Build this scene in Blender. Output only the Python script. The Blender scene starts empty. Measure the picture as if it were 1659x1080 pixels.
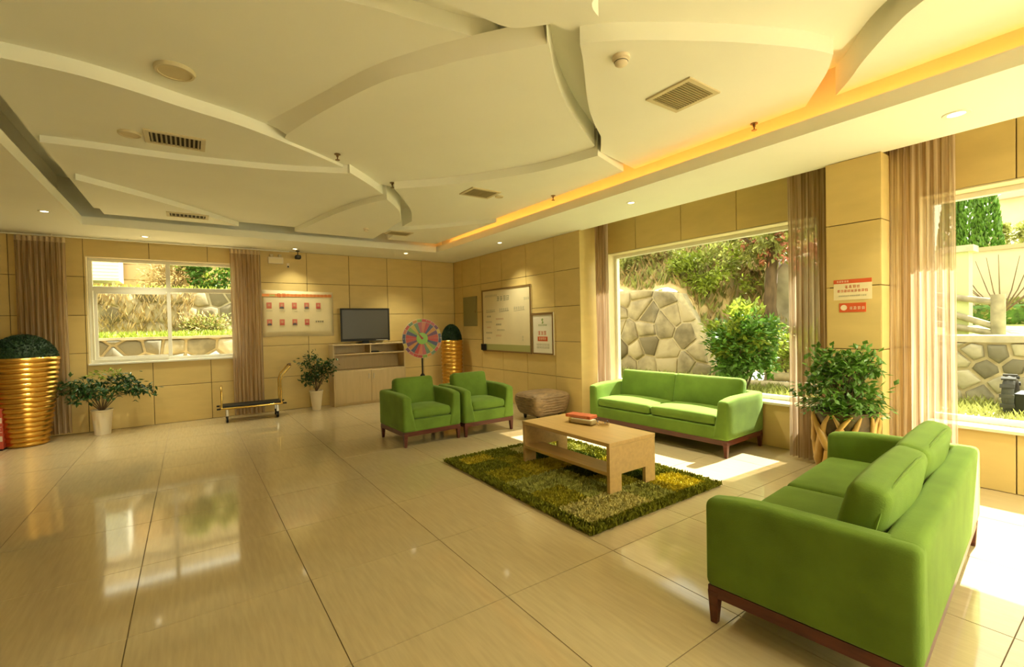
import bpy, bmesh, math, random
from mathutils import Vector, Matrix, noise
R = math.radians
rng = random.Random(7)
SC = bpy.context.scene
COL = SC.collection
# ------------------------------------------------------------------ camera
YAW, PITCH, ROLL, FPX = .612104, -.018865, -.021592, 744.36
fw = Vector((math.sin(YAW)*math.cos(PITCH), math.cos(YAW)*math.cos(PITCH), math.sin(PITCH)))
rt0 = Vector((math.cos(YAW), -math.sin(YAW), 0)); up0 = rt0.cross(fw)
rt = math.cos(ROLL)*rt0 + math.sin(ROLL)*up0
up = -math.sin(ROLL)*rt0 + math.cos(ROLL)*up0
CAMP = Vector((0, 0, 1.5))
cd = bpy.data.cameras.new('camera'); cam = bpy.data.objects.new('camera', cd); COL.objects.link(cam)
m = Matrix((rt, up, -fw)).transposed().to_4x4(); m.translation = CAMP
cam.matrix_world = m
cd.sensor_fit = 'HORIZONTAL'; cd.sensor_width = 36; cd.lens = 36*FPX/1659; cd.clip_start = .02; cd.clip_end = 200
SC.camera = cam
def proj(p):
    d = Vector(p)-CAMP; z = d.dot(fw)
    if z < .05: return None
    return (829.5+FPX*d.dot(rt)/z, 540-FPX*d.dot(up)/z)
def in_view(pts, mar=15):
    q = [proj(p) for p in pts]; q = [a for a in q if a]
    if not q: return False
    xs = [a[0] for a in q]; ys = [a[1] for a in q]
    return max(xs) > -mar and min(xs) < 1659+mar and max(ys) > -mar and min(ys) < 1080+mar
# ------------------------------------------------------------------ sky, sun, exposure
w = bpy.data.worlds.new('world'); SC.world = w; w.use_nodes = True
bg = w.node_tree.nodes['Background']
bg.inputs[0].default_value = (1.0, .965, .74, 1); bg.inputs[1].default_value = 2.1
sd = bpy.data.lights.new('sun', 'SUN'); so = bpy.data.objects.new('sun', sd); COL.objects.link(so)
so.rotation_euler = Vector((1, -.05, 1.08)).to_track_quat('Z', 'Y').to_euler()
sd.energy = 14.0; sd.color = (1, .95, .78); sd.angle = R(.6)
SC.cycles.adaptive_threshold = .025; SC.cycles.max_bounces = 8; SC.cycles.diffuse_bounces = 5; SC.cycles.transparent_max_bounces = 10
SC.view_settings.view_transform = 'Standard'; SC.view_settings.look = 'None'
SC.view_settings.exposure = 0.92; SC.view_settings.gamma = 1; SC.view_settings.use_curve_mapping = False
LAMP = (1.0, .93, .62)
# ------------------------------------------------------------------ materials
MATS = {}
def mat(name, col, rough=.55, metal=0., spec=.5, var=0., vscale=6., vstretch=(1, 1, 1), bump=0., bscale=40., coat=0., sheen=0., emit=None, estr=0., world=False, rnd=0., col2=None, trans=0.):
    if name in MATS: return MATS[name]
    mt = bpy.data.materials.new(name); mt.use_nodes = True; nt = mt.node_tree; N = nt.nodes; L = nt.links
    b = N['Principled BSDF']
    b.inputs['Base Color'].default_value = (*col, 1); b.inputs['Roughness'].default_value = rough
    b.inputs['Metallic'].default_value = metal; b.inputs['Specular IOR Level'].default_value = spec
    if coat: b.inputs['Coat Weight'].default_value = coat; b.inputs['Coat Roughness'].default_value = .05
    if sheen: b.inputs['Sheen Weight'].default_value = sheen; b.inputs['Sheen Roughness'].default_value = .4; b.inputs['Sheen Tint'].default_value = (*[min(1, c*1.5+.15) for c in col], 1)
    if emit: b.inputs['Emission Color'].default_value = (*emit, 1); b.inputs['Emission Strength'].default_value = estr
    if trans:
        tl = N.new('ShaderNodeBsdfTranslucent'); tl.inputs[0].default_value = (*[min(1, c*1.4) for c in col], 1)
        mx = N.new('ShaderNodeMixShader'); mx.inputs[0].default_value = trans
        L.new(b.outputs[0], mx.inputs[1]); L.new(tl.outputs[0], mx.inputs[2]); L.new(mx.outputs[0], N['Material Output'].inputs[0])
    if var or bump or rnd:
        if world: src = N.new('ShaderNodeNewGeometry').outputs['Position']
        else: src = N.new('ShaderNodeTexCoord').outputs['Object']
        mp = N.new('ShaderNodeMapping'); mp.inputs['Scale'].default_value = vstretch; L.new(src, mp.inputs[0])
    if var or rnd:
        oi = N.new('ShaderNodeObjectInfo')
        if not world:
            ad = N.new('ShaderNodeVectorMath'); ad.operation = 'ADD'
            sc = N.new('ShaderNodeMath'); sc.operation = 'MULTIPLY'; sc.inputs[1].default_value = 37
            L.new(oi.outputs['Random'], sc.inputs[0]); L.new(mp.outputs[0], ad.inputs[0]); L.new(sc.outputs[0], ad.inputs[1]); vec = ad.outputs[0]
        else: vec = mp.outputs[0]
        nz = N.new('ShaderNodeTexNoise'); nz.inputs['Scale'].default_value = vscale; nz.inputs['Detail'].default_value = 5
        L.new(vec, nz.inputs['Vector'])
        fac = nz.outputs['Fac']
        if rnd:
            m1 = N.new('ShaderNodeMath'); m1.operation = 'MULTIPLY_ADD'; m1.inputs[1].default_value = rnd
            L.new(oi.outputs['Random'], m1.inputs[0])
            m2 = N.new('ShaderNodeMath'); m2.operation = 'SUBTRACT'; m2.inputs[1].default_value = rnd/2
            L.new(fac, m2.inputs[0]); L.new(m2.outputs[0], m1.inputs[2]); fac = m1.outputs[0]
        rp = N.new('ShaderNodeValToRGB'); e = rp.color_ramp.elements
        c2 = col2 or tuple(min(1, c*(1+var)) for c in col)
        e[0].position = .3; e[0].color = (*[c*(1-var) for c in col], 1); e[1].position = .72; e[1].color = (*c2, 1)
        L.new(fac, rp.inputs[0]); L.new(rp.outputs[0], b.inputs['Base Color'])
        if trans: L.new(rp.outputs[0], tl.inputs[0])
    if bump:
        n2 = N.new('ShaderNodeTexNoise'); n2.inputs['Scale'].default_value = bscale; n2.inputs['Detail'].default_value = 3
        L.new(mp.outputs[0], n2.inputs['Vector'])
        bp = N.new('ShaderNodeBump'); bp.inputs['Strength'].default_value = bump; bp.inputs['Distance'].default_value = .01
        L.new(n2.outputs['Fac'], bp.inputs['Height']); L.new(bp.outputs[0], b.inputs['Normal'])
    MATS[name] = mt
    return mt
def glass_mat(name, tint=(.97, .98, .96), refl=.5):
    mt = bpy.data.materials.new(name); mt.use_nodes = True; nt = mt.node_tree; N = nt.nodes; L = nt.links
    N.remove(N['Principled BSDF'])
    tr = N.new('ShaderNodeBsdfTransparent'); tr.inputs[0].default_value = (*tint, 1)
    gl = N.new('ShaderNodeBsdfGlossy'); gl.inputs['Roughness'].default_value = .01
    fr = N.new('ShaderNodeFresnel'); fr.inputs[0].default_value = 1.35
    ml = N.new('ShaderNodeMath'); ml.operation = 'MULTIPLY'; ml.inputs[1].default_value = refl
    mx = N.new('ShaderNodeMixShader')
    gm = N.new('ShaderNodeNewGeometry'); inv = N.new('ShaderNodeMath'); inv.operation = 'SUBTRACT'; inv.inputs[0].default_value = 1; L.new(gm.outputs['Backfacing'], inv.inputs[1])
    m2 = N.new('ShaderNodeMath'); m2.operation = 'MULTIPLY'; L.new(inv.outputs[0], m2.inputs[1]); L.new(ml.outputs[0], m2.inputs[0])
    L.new(fr.outputs[0], ml.inputs[0]); L.new(m2.outputs[0], mx.inputs[0]); L.new(tr.outputs[0], mx.inputs[1]); L.new(gl.outputs[0], mx.inputs[2])
    L.new(mx.outputs[0], N['Material Output'].inputs[0])
    return mt
def curtain_mat():
    mt = bpy.data.materials.new('curtain_cloth'); mt.use_nodes = True; nt = mt.node_tree; N = nt.nodes; L = nt.links
    N.remove(N['Principled BSDF'])
    tc = N.new('ShaderNodeTexCoord'); mp = N.new('ShaderNodeMapping'); mp.inputs['Scale'].default_value = (1, 1, .02)
    L.new(tc.outputs['Object'], mp.inputs[0])
    nz = N.new('ShaderNodeTexNoise'); nz.inputs['Scale'].default_value = 55; nz.inputs['Detail'].default_value = 3; L.new(mp.outputs[0], nz.inputs['Vector'])
    rp = N.new('ShaderNodeValToRGB'); e = rp.color_ramp.elements
    e[0].position = .36; e[0].color = (.38, .275, .18, 1); e[1].position = .64; e[1].color = (.74, .61, .46, 1)
    L.new(nz.outputs['Fac'], rp.inputs[0])
    df = N.new('ShaderNodeBsdfDiffuse'); tl = N.new('ShaderNodeBsdfTranslucent'); tr = N.new('ShaderNodeBsdfTransparent')
    tr.inputs[0].default_value = (.95, .85, .7, 1)
    L.new(rp.outputs[0], df.inputs[0]); L.new(rp.outputs[0], tl.inputs[0])
    a = N.new('ShaderNodeMixShader'); a.inputs[0].default_value = .5; L.new(df.outputs[0], a.inputs[1]); L.new(tl.outputs[0], a.inputs[2])
    c = N.new('ShaderNodeMixShader'); c.inputs[0].default_value = .26; L.new(a.outputs[0], c.inputs[1]); L.new(tr.outputs[0], c.inputs[2])
    L.new(c.outputs[0], N['Material Output'].inputs[0])
    return mt
WALL = mat('wall_stone_panel', (.65, .49, .195), rough=.42, spec=.35, var=.05, vscale=3, vstretch=(1, 1, 3), rnd=.25)
WBACK = mat('wall_joint', (.20, .14, .06), rough=.9)
CEIL = mat('ceiling_paint', (.88, .88, .77), rough=.75, spec=.2, var=.015, vscale=2, world=True)
FLOOR = mat('floor_polished_tile', (.50, .40, .235), rough=.07, spec=.55, var=.07, vscale=4.5, vstretch=(10, .9, 1), rnd=.12, world=True)
GROUT = mat('floor_grout', (.22, .16, .085), rough=.8)
GREEN = mat('green_velvet', (.135, .225, .032), rough=.85, spec=.15, var=.16, vscale=5, sheen=.6, bump=.15, bscale=160)
DWOOD = mat('dark_red_wood', (.10, .022, .012), rough=.35, var=.3, vscale=8, vstretch=(1, 1, 6))
TWOOD = mat('honey_beech_wood', (.55, .36, .14), rough=.30, spec=.5, var=.10, vscale=4, vstretch=(8, .7, 8))
CABW = mat('pale_maple_board', (.56, .43, .235), rough=.5, var=.06, vscale=4, vstretch=(6, 6, .7))
BLACK = mat('black_plastic', (.010, .009, .007), rough=.5, spec=.3)
SCREEN = mat('screen_glass', (.045, .038, .026), rough=.32, spec=.45)
GOLD = mat('gold_lacquer', (.72, .42, .085), rough=.26, metal=.95, var=.08, vscale=6)
BRASS = mat('brass_tube', (.62, .43, .12), rough=.22, metal=1.)
WHITEF = mat('white_frame', (.80, .78, .68), rough=.4)
WPOT = mat('cream_ceramic', (.78, .68, .50), rough=.35)
CLOTH = curtain_mat()
CHEAD = mat('curtain_heading_tape', (.66, .53, .34), rough=.9, var=.2, vscale=30, vstretch=(1, 1, .05), trans=.12)
TOPI = mat('dark_topiary_leaf', (.012, .040, .010), rough=.6, var=.5, vscale=30)
LEAFD = mat('dark_glossy_leaf', (.022, .075, .012), rough=.35, var=.5, vscale=20, trans=.15)
LEAFM = mat('mid_green_leaf', (.10, .22, .025), rough=.4, var=.5, vscale=12, trans=.25)
LEAFY = mat('sunny_yellow_green_leaf', (.30, .37, .045), rough=.5, var=.4, vscale=8, trans=.35)
LEAFO = mat('olive_leaf', (.32, .34, .09), rough=.6, var=.5, vscale=6, trans=.3)
LEAFR = mat('red_brown_leaf', (.50, .20, .12), rough=.6, var=.4, vscale=6, trans=.3)
DRYG = mat('dry_grass', (.46, .34, .15), rough=.9, var=.4, vscale=6, trans=.3)
BARK = mat('bark', (.13, .085, .045), rough=.9, var=.4, vscale=14, vstretch=(1, 1, .3), bump=.6, bscale=30)
SOIL = mat('soil', (.06, .04, .02), rough=1)
CHROME = mat('grey_metal', (.5, .48, .42), rough=.35, metal=.9)
GREYP = mat('grey_green_panel', (.27, .24, .10), rough=.5)
PAPER = mat('cream_paper', (.80, .69, .43), rough=.7, var=.04, vscale=5)
PAPERW = mat('white_paper', (.78, .74, .62), rough=.6)
RED = mat('sign_red', (.62, .10, .025), rough=.5)
ORANGE = mat('banner_orange', (.80, .30, .08), rough=.6)
DARKTXT = mat('dark_print', (.10, .09, .05), rough=.7)
PALETXT = mat('pale_print', (.85, .72, .5), rough=.6)
BRFRAME = mat('brown_frame', (.20, .115, .035), rough=.4)
TRAY = mat('green_grey_tray', (.36, .36, .13), rough=.5)
DUCT = mat('vent_dark', (.035, .024, .008), rough=.9)
VENTM = mat('vent_cream_metal', (.62, .54, .33), rough=.5)
SLAT = mat('vent_slat', (.30, .24, .11), rough=.5)
RATTAN = mat('woven_brown_cover', (.27, .175, .085), rough=.55, var=.35, vscale=10, vstretch=(1, 1, 3), bump=.7, bscale=30)
GLASS = glass_mat('window_glass')
ACRYL = glass_mat('clear_acrylic', (.86, .82, .72), 1.4)
STONE = mat('tan_wall_stone', (.30, .245, .14), rough=.9, var=.4, vscale=3, rnd=.7, bump=.8, bscale=9, col2=(.47, .39, .24))
STONEG = mat('grey_wall_stone', (.28, .255, .17), rough=.9, var=.4, vscale=3, rnd=.7, bump=.8, bscale=9, col2=(.46, .42, .29))
MORTAR = mat('pale_mortar', (.54, .47, .31), rough=.95, var=.2, vscale=8)
CONC = mat('weathered_concrete', (.42, .38, .27), rough=.9, var=.25, vscale=4)
EARTH = mat('dry_earth_bank', (.58, .44, .22), rough=1, var=.45, vscale=2.2, world=True, bump=.8, bscale=6)
LAWN = mat('lawn', (.33, .36, .10), rough=1, var=.5, vscale=5, world=True, bump=.6, bscale=30)
CREAMW = mat('cream_render', (.62, .52, .36), rough=.9, var=.08, vscale=2)
# ------------------------------------------------------------------ mesh builder
class MB:
    def __init__(s): s.v = []; s.f = []
    def add(s, vs, fs):
        o = len(s.v); s.v += [tuple(a) for a in vs]; s.f += [tuple(i+o for i in f) for f in fs]; return s
    def box(s, x0, x1, y0, y1, z0, z1, M=None):
        vs = [Vector((x, y, z)) for z in (z0, z1) for y in (y0, y1) for x in (x0, x1)]
        if M: vs = [M@a for a in vs]
        return s.add(vs, [(0, 2, 3, 1), (4, 5, 7, 6), (0, 1, 5, 4), (2, 6, 7, 3), (0, 4, 6, 2), (1, 3, 7, 5)])
    def taper(s, c0, h0, c1, h1):            # box between two horizontal rectangles
        vs = []
        for c, h in ((c0, h0), (c1, h1)):
            vs += [(c[0]+sx*h[0], c[1]+sy*h[1], c[2]) for sy in (-1, 1) for sx in (-1, 1)]
        return s.add(vs, [(0, 2, 3, 1), (4, 5, 7, 6), (0, 1, 5, 4), (2, 6, 7, 3), (0, 4, 6, 2), (1, 3, 7, 5)])
    def prism(s, poly, a, b, fn=None):       # polygon in (u,v) swept a..b along the third axis
        fn = fn or (lambda u, v, t: (u, v, t)); n = len(poly)
        ar = sum(poly[i][0]*poly[(i+1) % n][1]-poly[(i+1) % n][0]*poly[i][1] for i in range(n))
        if ar < 0: poly = poly[::-1]
        vs = [fn(u, v, a) for u, v in poly]+[fn(u, v, b) for u, v in poly]
        return s.add(vs, [tuple(range(n))[::-1], tuple(range(n, 2*n))]+[(i, (i+1) % n, (i+1) % n+n, i+n) for i in range(n)])
    def lathe(s, prof, n=24, c=(0, 0, 0), cap=True, sq=None):
        o = []
        for r, z in prof:
            for k in range(n):
                a = 2*math.pi*k/n; o.append((c[0]+r*math.cos(a), c[1]+r*math.sin(a), c[2]+z))
        fs = []
        for i in range(len(prof)-1):
            for k in range(n):
                k2 = (k+1) % n; fs.append((i*n+k, i*n+k2, (i+1)*n+k2, (i+1)*n+k))
        if cap: fs += [tuple(range(n))[::-1], tuple(range((len(prof)-1)*n, len(prof)*n))]
        return s.add(o, fs)
    def tube(s, pts, r, n=8, closed=False):
        pts = [Vector(p) for p in pts]; rings = []; m_ = len(pts)
        rad = r if isinstance(r, (list, tuple)) else [r]*m_
        u = None
        for i, p in enumerate(pts):
            if closed: t = pts[(i+1) % m_]-pts[i-1]
            else: t = pts[min(i+1, m_-1)]-pts[max(i-1, 0)]
            t = t.normalized()
            if u is None: u = t.orthogonal().normalized()
            else: u = (u-t*u.dot(t)).normalized()
            w_ = t.cross(u)
            rings.append([p+rad[i]*(math.cos(2*math.pi*k/n)*u+math.sin(2*math.pi*k/n)*w_) for k in range(n)])
        vs = [a for g in rings for a in g]; fs = []
        for i in range(m_ if closed else m_-1):
            j = (i+1) % m_
            for k in range(n): fs.append((i*n+k, i*n+(k+1) % n, j*n+(k+1) % n, j*n+k))
        if not closed: fs += [tuple(range(n))[::-1], tuple(range((m_-1)*n, m_*n))]
        return s.add(vs, fs)
    def rbox(s, c, h, r, n=6, fn=None):       # rounded box, centre c, half sizes h, corner radius r; fn bends a local point
        idx = {}; vs = []; fs = []
        steps = []
        for d in range(3):
            hd = h[d]; rr = min(r, hd*.98)
            a = [-hd, -hd+rr*.13, -hd+rr*.5, -hd+rr]
            mid = [(-hd+rr)+(2*(hd-rr))*i/n for i in range(1, n)]
            steps.append(a+mid+[-q for q in a[::-1]])
        def vid(i, j, k):
            key = (i, j, k)
            if key in idx: return idx[key]
            p = Vector((steps[0][i], steps[1][j], steps[2][k]))
            q = Vector([max(-(h[d]-min(r, h[d]*.98)), min(h[d]-min(r, h[d]*.98), p[d])) for d in range(3)])
            dv = p-q
            if dv.length > 1e-9:
                rr = min(r, *[x*.98 for x in h]) if False else r
                e = Vector([dv[d]/min(r, h[d]*.98) for d in range(3)]).normalized()
                p = q+Vector([e[d]*min(r, h[d]*.98) for d in range(3)])
            if fn: p = fn(p)
            idx[key] = len(vs); vs.append(Vector(c)+p); return idx[key]
        n0, n1, n2 = [len(x)-1 for x in steps]
        for i in range(n0):
            for j in range(n1):
                fs.append((vid(i, j, 0), vid(i, j+1, 0), vid(i+1, j+1, 0), vid(i+1, j, 0)))
                fs.append((vid(i, j, n2), vid(i+1, j, n2), vid(i+1, j+1, n2), vid(i, j+1, n2)))
        for i in range(n0):
            for k in range(n2):
                fs.append((vid(i, 0, k), vid(i+1, 0, k), vid(i+1, 0, k+1), vid(i, 0, k+1)))
                fs.append((vid(i, n1, k), vid(i, n1, k+1), vid(i+1, n1, k+1), vid(i+1, n1, k)))
        for j in range(n1):
            for k in range(n2):
                fs.append((vid(0, j, k), vid(0, j, k+1), vid(0, j+1, k+1), vid(0, j+1, k)))
                fs.append((vid(n0, j, k), vid(n0, j+1, k), vid(n0, j+1, k+1), vid(n0, j, k+1)))
        return s.add(vs, fs)
    def leaf(s, p, d, nrm, L, W):
        p = Vector(p); d = d.normalized(); sd_ = d.cross(nrm)
        if sd_.length < 1e-4: sd_ = d.orthogonal()
        sd_.normalize(); nn = sd_.cross(d)
        return s.add([p, p+d*L*.45+sd_*W-nn*W*.2, p+d*L-nn*L*.12, p+d*L*.45-sd_*W-nn*W*.2, p+d*L*.5+nn*W*.15], [(0, 4, 1), (1, 4, 2), (2, 4, 3), (3, 4, 0)])
    def mesh(s, name, mats, bevel=0, seg=2, smooth=None, fix=False):
        me = bpy.data.meshes.new(name); me.from_pydata(s.v, [], s.f); me.update()
        if bevel or fix:
            bm = bmesh.new(); bm.from_mesh(me)
            if fix: bmesh.ops.recalc_face_normals(bm, faces=bm.faces)
            if bevel: bmesh.ops.bevel(bm, geom=bm.edges[:], offset=bevel, segments=seg, affect='EDGES', profile=.6, clamp_overlap=True)
            bm.to_mesh(me); bm.free()
        for m_ in (mats if isinstance(mats, (list, tuple)) else [mats]): me.materials.append(m_)
        if smooth:
            me.polygons.foreach_set('use_smooth', [True]*len(me.polygons)); me.set_sharp_from_angle(angle=R(smooth))
        return me
    def build(s, name, mats, parent=None, bevel=0, seg=2, smooth=None, label=None, kind=None, fix=False):
        o = bpy.data.objects.new(name, s.mesh(name, mats, bevel, seg, smooth, fix)); COL.objects.link(o)
        if parent: o.parent = parent
        if label: o['label'] = label
        if kind: o['kind'] = kind
        return o
def tag(o, label, cat, group=None):
    o['label'] = label; o['category'] = cat
    if group: o['group'] = group
    return o
def thing(name, label, cat, loc=(0, 0, 0), rz=0, group=None):
    o = bpy.data.objects.new(name, None); COL.objects.link(o); o.empty_display_size = .1
    o.location = loc; o.rotation_euler = (0, 0, rz); return tag(o, label, cat, group)
def struct(o): o['kind'] = 'structure'; return o
def inst(name, me, parent, loc=(0, 0, 0), rot=(0, 0, 0), scale=None):
    o = bpy.data.objects.new(name, me); COL.objects.link(o); o.parent = parent; o.location = loc; o.rotation_euler = rot
    if scale: o.scale = scale
    return o
def copy_tree(o, parent=None):
    c = o.copy(); COL.objects.link(c); c.parent = parent
    for ch in list(o.children): copy_tree(ch, c)
    return c
# ------------------------------------------------------------------ room numbers
YB, XR, XW, ZC = 9.46, 5.03, 5.58, 2.96          # back wall, board wall/column face, window wall, lower ceiling
XL, YN = -4.6, -5.0
TX0, TX1, TY0, TY1 = -1.13, 4.04, -1.6, 8.3      # ceiling tray
JZ = [0, .62, 1.207, 1.785, 2.37, 2.96, 3.26]
W1 = (2.16, 5.25, .50, 2.61); W2 = (-3.6, 1.33, .50, 2.61)   # right windows: y0 y1 z0 z1
WB = (-1.27, .70, 1.015, 2.69)                               # back window: x0 x1 z0 z1
# ------------------------------------------------------------------ floor
floor = struct(MB().box(XL, XW+.3, YN, YB+.3, -.2, -.004).build('floor', GROUT))
TP = .845; g = .0025
tme = MB().box(-TP/2+g, TP/2-g, -TP/2+g, TP/2-g, -.003, 0).mesh('floor_tile', FLOOR)
for i in range(-7, 7):
    for j in range(-10, 9):
        x, y = .552+TP*(i+.5), 2.935+TP*(j+.5)
        if x-TP/2 < XL or x+TP/2 > XW+.9 or y+TP/2 < YN or y-TP/2 > YB: continue
        cs = [(x+a*TP/2, y+b*TP/2, 0) for a in (-1, 0, 1) for b in (-1, 0, 1)]
        if in_view(cs): inst('floor_tile', tme, floor, (x, y, 0))
# tiles out of the picture: one plain slab keeps the floor closed behind the camera
MB().box(XL, XW, YN, -.9, -.004, -.0005).build('floor_slab', FLOOR, floor)
# ------------------------------------------------------------------ panelled walls
def minus(r, h):
    a, b, c, d = r; e, f, g_, k = h
    if e >= b or f <= a or g_ >= d or k <= c: return [r]
    out = []
    if a < e: out.append((a, e, c, d))
    if b > f: out.append((f, b, c, d))
    x0, x1 = max(a, e), min(b, f)
    if c < g_: out.append((x0, x1, c, g_))
    if d > k: out.append((x0, x1, k, d))
    return out
def panel_wall(parent, us, vs, fn, holes=(), t=.02, gap=.004):
    for i in range(len(us)-1):
        for j in range(len(vs)-1):
            rs = [(us[i]+gap, us[i+1]-gap, vs[j]+gap, vs[j+1]-gap)]
            for h in holes: rs = [q for r in rs for q in minus(r, h)]
            if not rs: continue
            mb = MB()
            for a, b, c, d in rs: mb.prism([(a, c), (b, c), (b, d), (a, d)], 0, t, fn)
            mb.build('wall_panel', WALL, parent, bevel=.0025 if len(rs) == 1 else 0, seg=1, fix=True)
def box_with_hole(mb, u0, u1, v0, v1, holes, fn, t0, t1):
    rs = [(u0, u1, v0, v1)]
    for h in holes: rs = [q for r in rs for q in minus(r, h)]
    for a, b, c, d in rs: mb.prism([(a, c), (b, c), (b, d), (a, d)], t0, t1, fn)
    return mb
fb = lambda u, v, t: (u, YB+.02-t, v)
wall_back = struct(box_with_hole(MB(), XL, XW+.3, -.2, 3.6, [WB], fb, -.28, 0).build('wall_back', WBACK, fix=True))
ux = [XL]+[1.87+.79*k for k in range(-8, 5)]; ux = [u for u in ux if u < XR-.1]+[XR]
panel_wall(wall_back, [u for u in ux if u > -3.3], JZ, fb, [WB])
fr_ = lambda u, v, t: (XR+.02-t, u, v)
wall_right = struct(MB().box(XR+.02, XW+.3, 5.28+.02, YB+.02, -.2, 3.6).build('wall_right', WBACK))
panel_wall(wall_right, [5.28, 5.90, 6.69, 7.48, 8.27, 9.06, YB], JZ, fr_)
MB().box(XR+.001, XW, 5.28, 5.30, 0, 3.4).build('wall_return', WALL, wall_right)
fwd = lambda u, v, t: (XW+.02-t, u, v)
wall_win = struct(box_with_hole(MB(), YN, 5.30, -.2, 3.6, [W1, W2], fwd, -.28, 0).build('wall_right_window', WBACK, fix=True))
uy = [YN]+[-4.0+.785*k for k in range(0, 12)]; uy = [u for u in uy if u < 5.1]+[5.28]
panel_wall(wall_win, uy[3:], [0, .50, 1.207, 1.785, 2.61, 3.26], fwd, [W1, W2])
wall_col = struct(MB().box(XR+.02, XW+.02, 1.47, 1.86, -.2, 3.6).build('wall_right_column', WBACK))
panel_wall(wall_col, [1.45, 1.88], JZ, fr_)
for k in range(5):
    for (y0, y1) in ((1.45, 1.47), (1.86, 1.88)):
        MB().box(XR+.001, XW, y0, y1, JZ[k]+.004, JZ[k+1]-.004).build('wall_panel', WALL, wall_col)
# unseen walls; glass front added behind the camera for fill daylight
fl_ = lambda u, v, t: (XL-.3+t, u, v); fn_ = lambda u, v, t: (u, YN-.3+t, v)
HL = []; HN = [(1.2, 5.2, .08, 2.75)]
wl_ = struct(box_with_hole(MB(), YN, YB+.3, -.2, 3.6, HL, fl_, 0, .3).build('wall_left', WALL, fix=True))
wn_ = struct(box_with_hole(MB(), XL-.3, XW+.3, -.2, 3.6, HN, fn_, 0, .3).build('wall_front', WALL, fix=True))
for par, hs, fn in ((wl_, HL, fl_), (wn_, HN, fn_)):
    for (a, b, c, d) in hs:
        fr0 = MB(); n = 4
        for k in range(n+1): u = a+(b-a-.05)*k/n; fr0.prism([(u, c), (u+.05, c), (u+.05, d), (u, d)], .10, .16, fn)
        fr0.prism([(a, c), (b, c), (b, c+.05), (a, c+.05)], .10, .16, fn).prism([(a, d-.05), (b, d-.05), (b, d), (a, d)], .10, .16, fn)
        fr0.build('fill_glazing_frame', WHITEF, par, fix=True)
        MB().prism([(a, c), (b, c), (b, d), (a, d)], .128, .134, fn).build('fill_glazing', GLASS, par, fix=True)
struct(MB().add([(-30, -30, -.12), (XW, -30, -.12), (XW, YN-.3, -.12), (XL-.3, YN-.3, -.12), (XL-.3, YB, -.12), (-30, YB, -.12)], [(0, 1, 2, 3, 4, 5)]).build('forecourt', mat('pale_paving', (.62, .57, .46), rough=.9, var=.1, vscale=2)))
# reveals lined with plaster
REV = mat('reveal_plaster', (.70, .60, .38), rough=.8)
for (y0, y1, z0, z1) in (W1, W2):
    r_ = MB(); t = .012; x0, x1 = XW+.002, XW+.29
    r_.box(x0, x1, y1-t, y1, z0, z1); r_.box(x0, x1, y0, y0+t, z0, z1); r_.box(x0, x1, y0+t, y1-t, z1-t, z1)
    r_.build('window_reveal', REV, wall_win)
r_ = MB(); t = .012; (x0, x1, z0, z1) = WB
r_.box(x0, x0+t, YB+.002, YB+.29, z0, z1); r_.box(x1-t, x1, YB+.002, YB+.29, z0, z1); r_.box(x0+t, x1-t, YB+.002, YB+.29, z1-t, z1)
r_.build('window_reveal', REV, wall_back)
# ------------------------------------------------------------------ windows
def window_right(n, W):
    y0, y1, z0, z1 = W; y0 += .012; y1 -= .012; z1 -= .012
    o = struct(MB().box(XW-.035, XW+.28, y0, y1, z0, z0+.03).build('window_%d' % n, mat('sill_marble', (.76, .70, .54), rough=.25), bevel=.004, seg=1))
    o['label'] = 'large fixed window with a pale stone sill'
    f = .05; xa, xb = XW+.19, XW+.26; z0 += .03
    for nm, b in (('window_frame', (y0, y1, z0, z0+f)), ('window_frame', (y0, y1, z1-f, z1)), ('window_frame', (y0, y0+f, z0+f, z1-f)), ('window_frame', (y1-f, y1, z0+f, z1-f))):
        MB().box(xa, xb, *b).build(nm, WHITEF, o, bevel=.004, seg=1)
    ms = [y0+f] + ([y0+1.75, y0+3.4] if n == 3 else []) + [y1-f]
    for k in ms[1:-1]: MB().box(xa, xb, k-.025, k+.025, z0+f, z1-f).build('mullion', WHITEF, o)
    for a, b in zip(ms, ms[1:]): MB().box(XW+.222, XW+.228, a, b, z0+f, z1-f).build('pane', GLASS, o)
    return o
window_right(2, W1); window_right(3, W2)
x0, x1, z0, z1 = WB; x0 += .012; x1 -= .012; z1 -= .012
wb = struct(MB().box(x0-.012, x1+.012, YB-.03, YB+.28, z0, z0+.03).build('window_1', WHITEF, bevel=.004, seg=1))
wb['label'] = 'white four-pane window above a ledge'
z0 += .03; ya, yb = YB+.11, YB+.18; f = .05; xm, zt = -.265, 2.20
for b in ((x0, x1, z0, z0+f), (x0, x1, z1-f, z1), (x0, x0+f, z0+f, z1-f), (x1-f, x1, z0+f, z1-f)):
    MB().box(b[0], b[1], ya, yb, b[2], b[3]).build('window_frame', WHITEF, wb, bevel=.004, seg=1)
MB().box(x0+f, x1-f, ya, yb, zt-.035, zt+.035).build('transom', WHITEF, wb, bevel=.004, seg=1)
MB().box(xm-.03, xm+.03, ya, yb, zt+.035, z1-f).build('mullion', WHITEF, wb)
MB().box(xm-.025, xm+.025, ya, yb, z0+f, zt-.035).build('mullion', WHITEF, wb)
sf = MB(); sx0, sx1, sz0, sz1 = x0+f+.01, xm-.03, z0+f, zt-.035
sf.box(sx0, sx0+.04, ya-.03, ya, sz0, sz1); sf.box(sx0+.04, sx1, ya-.03, ya, sz1-.04, sz1); sf.box(sx0+.04, sx1, ya-.03, ya, sz0, sz0+.04)
sf.build('sash_frame', WHITEF, wb)
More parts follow.
